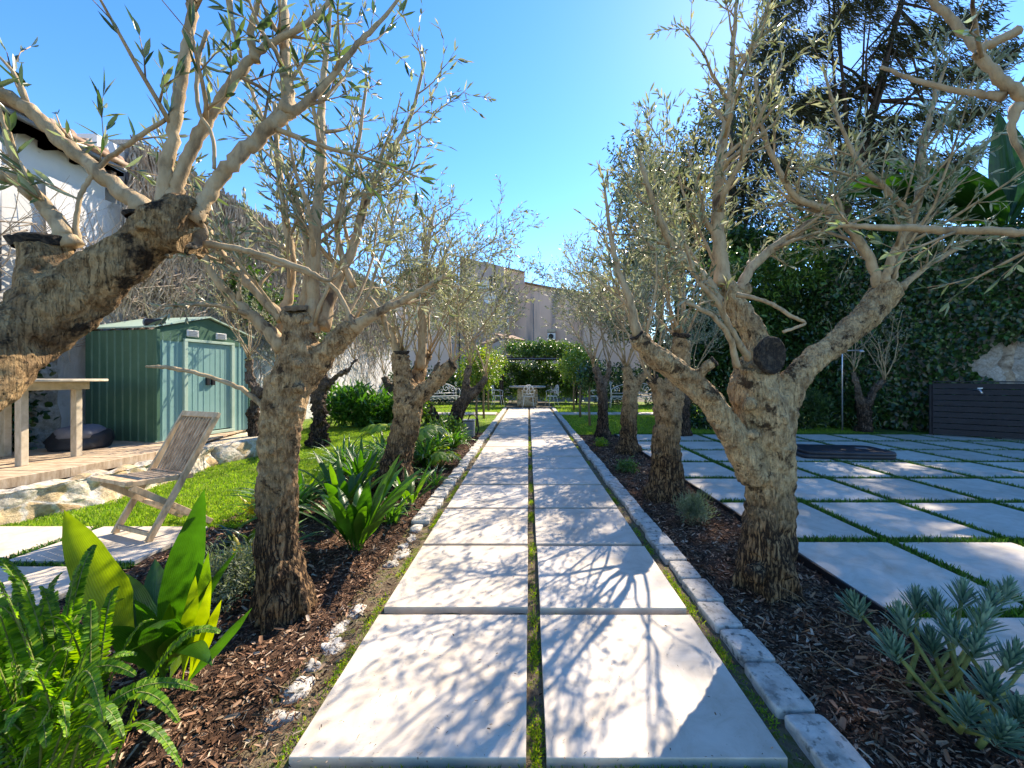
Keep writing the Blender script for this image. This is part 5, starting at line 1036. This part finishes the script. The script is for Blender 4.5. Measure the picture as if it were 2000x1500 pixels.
# tall evergreens beyond the right hedge
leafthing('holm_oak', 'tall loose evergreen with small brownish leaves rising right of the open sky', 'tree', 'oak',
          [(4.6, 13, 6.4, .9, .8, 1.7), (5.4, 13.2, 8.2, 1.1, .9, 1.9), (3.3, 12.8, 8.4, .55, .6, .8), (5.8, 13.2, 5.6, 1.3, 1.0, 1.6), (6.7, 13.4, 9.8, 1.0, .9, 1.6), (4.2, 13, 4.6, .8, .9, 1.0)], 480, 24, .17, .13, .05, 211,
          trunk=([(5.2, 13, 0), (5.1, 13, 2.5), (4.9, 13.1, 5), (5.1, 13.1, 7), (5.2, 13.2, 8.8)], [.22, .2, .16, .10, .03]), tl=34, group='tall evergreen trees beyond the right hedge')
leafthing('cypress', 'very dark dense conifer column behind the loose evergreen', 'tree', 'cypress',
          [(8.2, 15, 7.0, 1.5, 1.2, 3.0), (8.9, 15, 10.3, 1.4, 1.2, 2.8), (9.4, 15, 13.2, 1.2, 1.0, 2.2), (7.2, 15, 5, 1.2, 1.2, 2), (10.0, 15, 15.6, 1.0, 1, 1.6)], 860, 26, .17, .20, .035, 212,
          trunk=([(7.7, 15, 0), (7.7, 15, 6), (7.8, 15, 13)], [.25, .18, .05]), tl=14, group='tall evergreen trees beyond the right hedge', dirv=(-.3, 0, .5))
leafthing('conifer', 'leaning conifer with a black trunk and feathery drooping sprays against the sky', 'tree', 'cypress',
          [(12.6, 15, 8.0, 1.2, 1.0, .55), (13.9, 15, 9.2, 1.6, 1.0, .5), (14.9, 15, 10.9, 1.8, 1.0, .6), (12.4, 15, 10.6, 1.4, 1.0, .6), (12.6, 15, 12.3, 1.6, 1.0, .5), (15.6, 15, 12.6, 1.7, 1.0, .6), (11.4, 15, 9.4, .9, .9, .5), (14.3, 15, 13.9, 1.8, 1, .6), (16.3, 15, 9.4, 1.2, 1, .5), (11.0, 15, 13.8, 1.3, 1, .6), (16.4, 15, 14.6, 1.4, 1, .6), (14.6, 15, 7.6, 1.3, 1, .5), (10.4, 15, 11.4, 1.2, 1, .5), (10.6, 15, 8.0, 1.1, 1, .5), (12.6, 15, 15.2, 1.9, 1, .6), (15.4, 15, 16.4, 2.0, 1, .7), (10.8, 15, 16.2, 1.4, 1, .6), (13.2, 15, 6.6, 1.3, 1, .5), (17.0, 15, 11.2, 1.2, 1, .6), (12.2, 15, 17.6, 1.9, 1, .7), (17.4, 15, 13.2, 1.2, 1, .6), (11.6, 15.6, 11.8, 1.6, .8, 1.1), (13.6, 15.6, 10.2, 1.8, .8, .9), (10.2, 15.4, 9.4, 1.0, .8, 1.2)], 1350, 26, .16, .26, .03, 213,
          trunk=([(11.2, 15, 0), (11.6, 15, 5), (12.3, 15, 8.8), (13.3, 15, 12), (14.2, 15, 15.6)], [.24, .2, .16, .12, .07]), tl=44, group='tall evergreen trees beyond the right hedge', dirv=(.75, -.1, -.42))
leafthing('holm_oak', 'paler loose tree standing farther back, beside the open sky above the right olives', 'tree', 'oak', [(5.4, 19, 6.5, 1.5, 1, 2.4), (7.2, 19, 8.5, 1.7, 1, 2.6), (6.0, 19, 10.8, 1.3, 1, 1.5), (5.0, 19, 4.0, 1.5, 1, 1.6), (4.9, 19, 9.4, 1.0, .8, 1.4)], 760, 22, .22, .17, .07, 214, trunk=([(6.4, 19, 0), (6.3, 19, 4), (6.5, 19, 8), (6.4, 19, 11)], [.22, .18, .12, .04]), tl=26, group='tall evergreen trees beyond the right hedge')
leafthing('shrub', 'brighter green leafed bush in front of the dark hedge, behind the big olive limb', 'shrub', 'hedgeL', [(5.3, 9.9, 3.6, 1.1, .35, .9), (6.6, 9.7, 3.9, 1.0, .35, .7), (5.6, 9.9, 2.5, .8, .3, .7)], 170, 18, .13, .16, .05, 226)
# the dark hedge
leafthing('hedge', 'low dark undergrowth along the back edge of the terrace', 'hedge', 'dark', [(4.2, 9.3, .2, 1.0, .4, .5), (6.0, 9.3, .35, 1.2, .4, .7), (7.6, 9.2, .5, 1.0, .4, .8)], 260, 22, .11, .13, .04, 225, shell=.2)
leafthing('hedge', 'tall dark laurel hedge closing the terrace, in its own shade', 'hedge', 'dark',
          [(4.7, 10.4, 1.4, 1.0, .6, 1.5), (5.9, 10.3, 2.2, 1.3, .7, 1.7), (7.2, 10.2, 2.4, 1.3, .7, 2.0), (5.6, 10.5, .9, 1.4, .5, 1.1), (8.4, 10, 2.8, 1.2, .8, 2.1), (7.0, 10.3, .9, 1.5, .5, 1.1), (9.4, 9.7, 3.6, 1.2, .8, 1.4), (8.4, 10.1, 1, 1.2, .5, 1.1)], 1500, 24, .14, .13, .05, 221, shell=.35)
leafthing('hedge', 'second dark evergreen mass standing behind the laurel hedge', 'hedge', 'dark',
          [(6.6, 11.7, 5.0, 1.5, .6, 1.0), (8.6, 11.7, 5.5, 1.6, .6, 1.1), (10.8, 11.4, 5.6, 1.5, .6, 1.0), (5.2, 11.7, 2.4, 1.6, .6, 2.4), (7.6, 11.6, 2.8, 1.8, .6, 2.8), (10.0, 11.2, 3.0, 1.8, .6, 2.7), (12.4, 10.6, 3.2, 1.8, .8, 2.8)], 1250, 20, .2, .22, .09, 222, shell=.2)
leafthing('shrub', 'fine leaved dark green shrub in the shade behind the terrace', 'shrub', 'dark', [(5.6, 8.9, .35, .55, .4, .45), (6.4, 8.9, .5, .5, .4, .6)], 160, 24, .07, .10, .012, 223, shell=.3, down=-.6)
# foliage beyond the ivy wall
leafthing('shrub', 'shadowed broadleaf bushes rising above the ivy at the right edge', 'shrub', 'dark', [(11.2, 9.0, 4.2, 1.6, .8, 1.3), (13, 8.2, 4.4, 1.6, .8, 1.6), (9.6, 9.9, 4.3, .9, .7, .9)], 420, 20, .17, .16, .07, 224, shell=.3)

# ------------------------------------------------------------------ long leaves as bent strips
def strip(acc, base, d, L, Wd, bend, seed, side=None, n=9, prof=None, fold=.25, v=None, u0=0.0):
    """one long leaf: starts at base along d, arches by 'bend' (radians over its length)"""
    rr = random.Random(seed); wv = [rr.uniform(0, 6.28) for _ in range(3)]; p = Vector(base); d = Vector(d).normalized(); h = Vector((d.x, d.y, 0))
    if h.length < .05: h = Vector((rr.uniform(-1, 1), rr.uniform(-1, 1), 0))
    h.normalize(); s = Vector((-h.y, h.x, 0)) if side is None else Vector(side).normalized(); ax = s
    V, F, vv, uu = acc; b0 = len(V); tv = rr.random() if v is None else v
    for i in range(n + 1):
        t = i / n; w = (prof(t) if prof else math.sin(math.pi * min(1, .04 + t * .96)) ** .6 * (1 - .25 * t)) * Wd / 2; up = d.cross(s).normalized() * -1
        if up.z < 0 and i == 0: up = -up
        tw = Matrix.Rotation(.35 * math.sin(seed) * t, 3, d); ss = tw @ s
        w *= 1 + .05 * math.sin(t * 17 + wv[2]); e1, e2 = .10 * w * math.sin(t * 13 + wv[0]), .10 * w * math.sin(t * 11 + wv[1])
        V += [tuple(p - ss * w + up * (w * fold + e1)), tuple(p - ss * w * .5 + up * w * fold * .4), tuple(p), tuple(p + ss * w * .5 + up * w * fold * .4), tuple(p + ss * w + up * (w * fold + e2))]
        vv += [tv] * 5; uu += [-1, -.5, 0, .5, 1]
        if i < n:
            b = b0 + i * 5; F += [(b + k, b + k + 1, b + k + 6, b + k + 5) for k in range(4)]
        d = Matrix.Rotation(bend / n * (.5 + t), 3, ax) @ d; p = p + d * (L / n)
    return p
def stripobj(name, acc, mat, parent):
    V, F, vv, uu = acc; V = np.array(V) - np.array(parent.location); return link(name, mesh_np(name, V, F, vv, uu, smooth=True), M[mat], parent)
prof_b = lambda t: min(1, .12 + 2.6 * max(0, t - .10)) * (1 - max(0, (t - .45) / .55) ** 2.2) if t > .1 else .12
def toward(base, tipq):
    return P(*tipq) - Vector(base)
def traced_leaf(acc, base, tip, Wd, bend, seed, v=None, toside=None):
    """leaf whose foot and tip are given; it bows between them"""
    base = Vector(base); c = Vector(tip) - base; L = c.length; d = c.normalized(); h = Vector((d.x, d.y, 0))
    h = h.normalized() if h.length > .03 else Vector((1, 0, 0)); s = Vector((-h.y, h.x, 0)) if toside is None else Vector(toside).normalized()
    s = (s - d * s.dot(d)).normalized(); d0 = Matrix.Rotation(-bend * .5, 3, s) @ d
    strip(acc, base, d0, L * (1 + bend * bend / 24), Wd, bend, seed, side=s, n=12, prof=prof_b, fold=.28, v=v)
    V = acc[0]
# big aspidistra clump in the left foreground
def G2(px, py): return G(px, py)
cb_ = Vector((-1.52, 1.60, -.03)); as_ = thing('aspidistra', 'clump of large upright pointed leaves, two of them very big and sunlit, behind the fern', 'plant', cb_, 0)
bs = [(285, 1290, 1.6), (308, 1280, 1.58)]
spec = [((262, 1275, 1.62), (126, 996, 1.50), .145, .5, .85, (.6, .8, 0)), ((310, 1262, 1.58), (399, 955, 1.50), .12, .12, .3, (.85, .5, 0)), ((325, 1270, 1.6), (470, 1075, 1.62), .075, .35, .3, (.3, 1, 0)), ((400, 1320, 1.46), (493, 1188, 1.42), .055, .1, .2, (.8, .5, 0)),
        ((395, 1275, 1.5), (381, 1125, 1.48), .055, .1, .85, (1, .2, 0)), ((415, 1275, 1.5), (412, 1132, 1.48), .05, .1, .9, (1, .1, 0)), ((425, 1250, 1.55), (405, 1078, 1.58), .085, .2, .75, (1, .1, 0)), ((418, 1290, 1.5), (432, 1172, 1.5), .05, .1, .95, (1, .1, 0)),
        ((345, 1290, 1.58), (330, 1180, 1.5), .07, .2, .9, (1, .1, 0)), ((290, 1300, 1.55), (225, 1110, 1.7), .15, .5, .1, (.9, .3, 0)), ((300, 1300, 1.5), (190, 1240, 1.3), .13, .9, .3, None), ((330, 1310, 1.5), (310, 1260, 1.2), .12, 1.2, .2, None),
        ((320, 1300, 1.52), (395, 1240, 1.35), .09, .9, .55, None), ((280, 1290, 1.62), (165, 1150, 1.75), .13, .6, .15, None), ((300, 1280, 1.65), (300, 1090, 1.85), .13, .3, .1, (1, .1, 0)), ((350, 1300, 1.5), (370, 1215, 1.62), .07, .3, .8, (1, 0, 0)),
        ((310, 1290, 1.6), (250, 1180, 1.4), .12, .7, .3, (.8, -.3, 0)), ((335, 1300, 1.55), (420, 1330, 1.3), .08, 1.3, .25, None)]
acc = ([], [], [], [])
for k, (a, b, w_, bn, v_, sd) in enumerate(spec):
    f = P(*a); traced_leaf(acc, (cb_.x + (f.x - cb_.x) * .6, cb_.y + (f.y - cb_.y) * .6, -.02), P(*b), w_, bn, 300 + k, v_, sd)
stripobj('leaves', acc, 'aspi', as_)
# second broad-leaved clump to the right of the pale forked olive
def broadclump(label, c, n, L, Wd, seed, mat='aspi', tilt=(.25, .75), group=None, bend=(.4, 1.1), name='broadleaf_plant', vv=None):
    c = Vector(c); t = thing(name, label, 'plant', c, 0, group); q = random.Random(seed); acc = ([], [], [], [])
    for k in range(n):
        th = 6.283 * (k + q.random()) / n * 1.0; ti = q.uniform(*tilt); d = (math.cos(th) * ti, math.sin(th) * ti, 1)
        strip(acc, c + Vector((math.cos(th) * .04, math.sin(th) * .04, 0)), d, L * q.uniform(.6, 1.1), Wd * q.uniform(.7, 1.15), q.uniform(*bend), seed * 50 + k, n=10, prof=prof_b, v=None if vv is None else q.uniform(*vv))
    stripobj('leaves', acc, mat, t); return t
def strapclump(label, c, n, L, Wd, seed, mat='strap', group=None, bend=(.9, 2.0), tilt=(.15, .8), name='strappy_plant'):
    c = Vector(c); t = thing(name, label, 'plant', c, 0, group); q = random.Random(seed); acc = ([], [], [], [])
    for k in range(n):
        th = q.random() * 6.283; ti = q.uniform(*tilt); d = (math.cos(th) * ti, math.sin(th) * ti, 1)
        strip(acc, c + Vector((q.gauss(0, .03), q.gauss(0, .03), 0)), d, L * q.uniform(.55, 1.1), Wd * q.uniform(.7, 1.1), q.uniform(*bend), seed * 77 + k, n=8, prof=lambda t: min(1, .6 + t) * (1 - t ** 3) + .02, fold=.4)
    stripobj('leaves', acc, mat, t); return t
broadclump('broad blue green leaves beside the pale forked trunk, one drooping onto the mulch', (-1.20, 2.75, -.03), 26, .70, .10, 401, bend=(.3, 1.2), tilt=(.1, .5), vv=(0, .55))
strapclump('narrow arching leaves right of the broad leaved clump, over the mulch', (-1.13, 3.25, -.03), 42, .42, .022, 402)
strapclump('arching strap leaves around the foot of the third left olive', (-1.05, 4.35, -.03), 30, .36, .02, 403)
strapclump('strap leaved clump between the two nearest left olives, farther back', (-1.75, 4.0, -.03), 40, .45, .03, 404)
L_ = [(-2.0, 3.3, 'dark'), (-2.0, 4.6, 'strap'), (-1.75, 5.2, 'strap'), (-2.1, 5.7, 'strap'), (-1.55, 6.0, 'strap'), (-1.95, 6.6, 'strap'), (-1.35, 5.3, 'strap'), (-1.3, 6.7, 'strap'), (-2.35, 5.0, 'strap')]
ds_ = ['behind the pale trunk, nearest of the group', 'left of the third olive at the lawn edge', 'close behind the third olive', 'at the lawn edge before the second footpath', 'tucked behind the third olive', 'farthest back in the left bed', 'right behind the third olive trunk', 'in front of the leaning olive', 'on the lawn edge, leftmost of the group']
for k, ((x, y, mt), dsc) in enumerate(zip(L_, ds_)):
    strapclump('agapanthus-like clump of dark strap leaves ' + dsc, (x, y, -.04), 80, .58, .036, 410 + k, group='strap leaved clumps filling the left bed')
broadclump('tall broad leaved clump in the middle of the left bed, behind the arching strap leaves', (-1.62, 3.45, -.03), 24, .6, .08, 441, bend=(.4, 1.2), tilt=(.1, .6), vv=(0, .7))
for lab, c, n, L, s_ in (('glossy broad leaved plant at the lawn edge just beyond the yellow bromeliad', (-2.15, 3.75, -.03), 20, .5, 451), ('glossy broad leaved plant left of the third olive foot', (-1.85, 4.35, -.03), 20, .55, 452),
                          ('glossy broad leaved plant halfway between the third olive and the grey bin', (-1.5, 6.4, -.03), 18, .5, 453), ('glossy broad leaved plant against the kerb in front of the third olive', (-1.12, 3.75, -.03), 16, .42, 454)):
    broadclump(lab, c, n, L, .06, s_, bend=(.4, 1.3), tilt=(.1, .65), vv=(0, .8))
strapclump('lime green strap leaved tuft glowing in the sun left of the third olive', (-1.95, 5.3, -.03), 44, .45, .03, 456, mat='lime')
strapclump('low dark strap leaved clump just left of the pale forked trunk', (-1.62, 2.45, -.04), 34, .42, .035, 430)
strapclump('bronze leaved low plant left of the pale forked trunk by the paving', (-1.95, 2.75, -.04), 26, .3, .03, 431, mat='dark')
def lobed(acc, c, d, up, R, seed, nl=9):
    """deeply cut leaf: fingers fanned around the blade centre"""
    d = Vector(d).normalized(); s = d.cross(Vector(up)).normalized(); q = random.Random(seed)
    for k in range(nl):
        a = math.radians(-135 + 270 * k / (nl - 1)); dd = d * math.cos(a) + s * math.sin(a) + Vector((0, 0, -.15)); L = R * (1 - .35 * abs(a) / 2.4)
        strip(acc, c, dd, L, R * .34, .4, seed * 13 + k, side=Vector(up).cross(dd).normalized(), n=6, prof=lambda t: .35 + 1.0 * math.sin(math.pi * min(1, t * .9)) * (1 - t * .4) if t < 1 else .05, v=q.random())
def philo(label, c, n, H, R, seed, mat='lime', group='cut-leaf philodendrons'):
    c = Vector(c); t = thing('cutleaf_plant', label, 'plant', c, 0, None); q = random.Random(seed); acc = ([], [], [], []); m = MB()
    for k in range(n):
        th = 6.283 * (k + q.random() * .5) / n; h = H * q.uniform(.5, 1.05); rr = H * q.uniform(.3, .75); e = c + Vector((math.cos(th) * rr, math.sin(th) * rr, h))
        m.tube([c, c.lerp(e, .5) + Vector((0, 0, h * .2)), e], [.008, .006, .004], 5); lobed(acc, e, (math.cos(th), math.sin(th), -.35), (math.cos(th) * .4, math.sin(th) * .4, 1), R * q.uniform(.7, 1.1), seed + k)
    m.build('stalks', M['succs'], t, smooth=True); stripobj('leaves', acc, mat, t)
philo('bright lime cut-leaf plant in the sun behind the third left olive', (-1.5, 5.7, -.03), 9, .55, .22, 501)
philo('green cut-leaf plant low beside the path kerb, right of the third olive', (-1.15, 5.2, -.03), 8, .32, .16, 502)
philo('light green cut-leaf plant on the lawn edge left of the third olive', (-2.2, 6.1, -.03), 9, .5, .2, 503)
leafthing('shrub', 'rounded bright green leafy shrub against the white wall beyond the knobbly olive', 'shrub', 'strap', [(-4.4, 9.6, .45, .75, .5, .5), (-3.7, 9.9, .3, .6, .5, .4)], 150, 20, .1, .22, .05, 511, down=-.4)
leafthing('shrub', 'dark green low shrub beside the rounded shrub at the wall', 'shrub', 'hedgeL', [(-3.0, 9.8, .35, .5, .4, .45)], 90, 20, .08, .12, .05, 512)
leafthing('shrub', 'dense green groundcover at the foot of the dark leaning olive', 'shrub', 'hedgeL', [(-1.5, 7.3, .15, .4, .5, .28)], 100, 22, .05, .09, .02, 513, down=-.5)
leafthing('lavender', 'grey green low bush in the dark shade left of the pale forked trunk', 'shrub', 'grey', [(-1.62, 2.15, .10, .24, .25, .19)], 140, 22, .035, .035, .007, 521, down=-.6, shell=.2)
leafthing('lavender', 'small rounded grey green bush on the mulch in front of the stout right olive', 'shrub', 'grey', [(1.38, 3.28, .08, .15, .15, .11)], 90, 24, .028, .04, .006, 522, down=-.9, shell=.2)
leafthing('seedling', 'tiny bright green plant on the mulch near the slim right olive', 'plant', 'lime', [(1.28, 6.9, .04, .10, .10, .06)], 20, 20, .025, .04, .015, 523)
leafthing('seedling', 'small low green plant on the mulch beside the right kerb', 'plant', 'hedgeL', [(1.27, 5.0, .04, .12, .12, .06)], 26, 20, .03, .035, .014, 524)
q_ = random.Random(9); 
for lab, c, n, L in (('yellow leaved bromeliad glowing at the lawn edge left of the pale trunk', (-2.28, 3.25, .05), 13, .22), ('small yellow leaved plant behind the big aspidistra leaves', (-1.86, 2.55, -.02), 9, .17)):
    strapclump(lab, c, n, L, .035, 530 + n, mat='yellow', bend=(.3, .9), tilt=(.2, .8), name='bromeliad')

# fern
fc = Vector((-1.34, 1.12, -.03)); fn_ = thing('fern', 'large sword fern with bright arching fronds filling the lower left corner', 'fern', fc); q = random.Random(61); m = MB(); Pp, Tp, Np, Lp = [], [], [], []
fronds = [((-130, 960, 1.05), .2), ((0, 1090, 1.2), .2), ((80, 1145, 1.25), .1), ((185, 1065, 1.3), .15), ((15, 1190, 1.05), .2), ((240, 1170, 1.35), .3), ((300, 1210, 1.3), .4), ((430, 1235, 1.25), .5), ((265, 1320, 1.05), .6), ((350, 1412, 1.08), .7), ((355, 1500, 1.0), .7), ((130, 1440, .95), .6), ((-60, 1440, 1.0), .8), ((150, 1230, 1.15), .2), ((100, 1260, 1.1), .3), ((-40, 1290, 1.1), .4), ((210, 1290, 1.2), .3), ((60, 1330, 1.0), .5), ((-100, 1180, 1.15), .4), ((200, 1400, 1.0), .6), ((10, 1405, .98), .7), ((-160, 1300, 1.1), .5), ((300, 1330, 1.2), .5), ((120, 1120, 1.4), .2), ((30, 1150, 1.4), .2), ((240, 1440, .98), .8), ((90, 1200, 1.3), .2), ((-20, 1230, 1.25), .2), ((170, 1180, 1.25), .2), ((130, 1330, 1.05), .4), ((-70, 1120, 1.3), .2), ((280, 1260, 1.35), .3)]
q2 = random.Random(8); fronds += [((a + q2.uniform(-45, 45), b + q2.uniform(-30, 50), c + q2.uniform(-.08, .15)), s + q2.uniform(-.1, .15)) for (a, b, c), s in fronds if a < 260] + [((a * .9 + q2.uniform(-30, 30), b + q2.uniform(60, 170), c - .05 - q2.random() * .1), s + .1) for (a, b, c), s in fronds[:26] if b < 1320]
for k, (tipq, sag) in enumerate(fronds):
    tip = P(*tipq); b = fc + Vector((q.gauss(0, .05), q.gauss(0, .05), 0)); up = Vector((0, 0, (tip - b).length * (.22 + sag * .35)))
    pts = []
    for i in range(26):
        t = i / 25; p1 = b.lerp(tip, t) + up * (4 * t * (1 - t)) * .8 + Vector((0, 0, .0)); pts.append(p1)
    m.tube(pts[::2] + [pts[-1]], [.0035 * (1 - .8 * i / 13) + .0006 for i in range(14)], 5); L = sum((pts[i + 1] - pts[i]).length for i in range(25)); n = int(L / .0088)
    for i in range(int(n * .10), n):
        t = i / n; f = t * 25; j = min(int(f), 24); p0 = pts[j].lerp(pts[j + 1], f - j); d = (pts[j + 1] - pts[j]).normalized(); s = d.cross(Vector((0, 0, 1)))
        if s.length < .1: s = d.cross(Vector((1, 0, 0)))
        s = (Matrix.Rotation(math.sin(k) * .7, 3, d) @ s.normalized()); nn = s.cross(d).normalized(); w = min(1, .35 + t * 3.2) * (1.02 - t) ** .5
        for sg in (1, -1):
            Pp.append(p0); Tp.append((s * sg + d * .25 + nn * q.uniform(-.1, .25)).normalized()); Np.append((nn + d * q.uniform(-.4, .4)).normalized()); Lp.append(.031 * w * q.uniform(.9, 1.1) + .001)
m.build('stalks', M['succs'], fn_, smooth=True); rn = np.random.default_rng(4); Lp = np.array(Lp)
V, F, v = leaves_np(np.array(Pp), np.array(Tp), np.array(Np), Lp, .0105 * np.ones(len(Lp)), rn, origin=np.array(fc), fold=.15, curl=.12, shape=(.18, .78, .8)); link('fronds', mesh_np('fronds', V, F, np.clip(v * .9, 0, 1)), M['fern'], fn_)

# blue-green succulent bush, lower right
sc0 = Vector((1.50, 1.45, -.03)); su = thing('succulent_bush', 'blue green succulent bush with finger-like leaves on bare stems, lower right corner', 'shrub', sc0); q = random.Random(71); m = MB(); Pp, Tp, Np, Lp = [], [], [], []
ros = [(1672, 1190, 1.5), (1765, 1215, 1.5), (1745, 1270, 1.35), (1830, 1190, 1.6), (1880, 1165, 1.65), (1935, 1180, 1.6), (1860, 1235, 1.45), (1905, 1265, 1.4), (1965, 1160, 1.7), (1935, 1345, 1.25), (1890, 1400, 1.2), (1975, 1290, 1.35), (1990, 1400, 1.2), (1820, 1260, 1.5), (1955, 1440, 1.15), (1790, 1180, 1.65), (2040, 1250, 1.4), (1920, 1215, 1.5)]
for k, c in enumerate(ros):
    e = P(*c); b = sc0 + Vector((q.gauss(.08, .08), q.gauss(0, .08), 0)); mid = b.lerp(e, .5) + Vector((q.gauss(0, .02), q.gauss(0, .02), -.02 - .04 * q.random())); m.tube([b, b.lerp(mid, .5) + Vector((0, 0, .01)), mid, e], [.010, .009, .008, .006], 7); ax = (e - mid).normalized() * .6 + Vector((0, 0, .7)); ax.normalize()
    for i in range(46):
        f = i / 46; th = i * 2.4; s = ax.cross(Vector((.3, .1, 1))).normalized(); s = Matrix.Rotation(th, 3, ax) @ s; op = 1.25 - 1.05 * f
        Pp.append(e + ax * (.085 * f - .055)); Tp.append((ax + s * op + Vector((0, 0, .12))).normalized()); Np.append((ax - s * .2).normalized()); Lp.append((.105 - .045 * f) * q.uniform(.85, 1.1))
m.build('stems', M['succs'], su, smooth=True); Lp = np.array(Lp); rn = np.random.default_rng(5)
V, F, v = leaves_np(np.array(Pp), np.array(Tp), np.array(Np), Lp, Lp * .13, rn, origin=np.array(sc0), fold=.7, curl=-.06, shape=(.35, .75, .85)); link('leaves', mesh_np('leaves', V, F, v), M['succ'], su)
m = MB()
for k in range(26):
    a = Vector((1.2 + q.random() * .5, 1.45 + q.random() * .6, -.02)); pts = [a]; d = Vector((q.gauss(0, 1), q.gauss(0, 1), .3)).normalized()
    for i in range(6): d = (d + Vector((q.gauss(0, .5), q.gauss(0, .5), -.12 if i > 2 else .1))).normalized(); pts.append(pts[-1] + d * .035); pts[-1].z = max(pts[-1].z, -.015)
    m.tube(pts, .0016, 4)
tag(m.build('dry_twigs', M['trunkthin']), 'tangle of thin reddish dry twigs on the mulch left of the succulent', 'twigs', kind='stuff')

# banana plant, upper right behind the hedge
bc = P(1965, 560, 8.3); bn = thing('banana_plant', 'banana plant with broad drooping green leaves, upper right above the ivy', 'banana plant', (bc.x, bc.y, 0)); m = MB(); m.tube([(bc.x, bc.y, 0), (bc.x, bc.y, 2), (bc.x + .02, bc.y, 3.4), (bc.x, bc.y, 4.3)], [.2, .18, .15, .12], 12); m.build('trunk', M['dryvine'], bn, smooth=True)
top = Vector((bc.x, bc.y, 4.25)); acc = ([], [], [], [])
for k, (tq, w_, bd) in enumerate([((1615, 395, 7.6), .62, .9), ((1560, 440, 7.8), .6, 1.0), ((1700, 330, 8.0), .6, .9), ((1945, 215, 8.3), .5, .2), ((2040, 330, 8.0), .5, .4), ((1985, 250, 8.6), .5, .2), ((1780, 480, 7.6), .5, 1.2), ((2150, 420, 8.0), .6, .9), ((1880, 330, 7.4), .45, .5)]):
    tip = P(*tq); cc = tip - top; h = Vector((cc.x, cc.y, 0)).normalized(); s = Vector((-h.y, h.x, 0)); d0 = Matrix.Rotation(-bd * .5, 3, s) @ cc.normalized()
    strip(acc, top, d0, cc.length * (1 + bd * bd / 24), w_, bd, 700 + k, side=s, n=16, prof=lambda t: .08 if t < .1 else min(1, .08 + 5 * (t - .1)) * (1 - max(0, (t - .6) / .4) ** 2), fold=.25)
stripobj('leaves', acc, 'banana', bn)
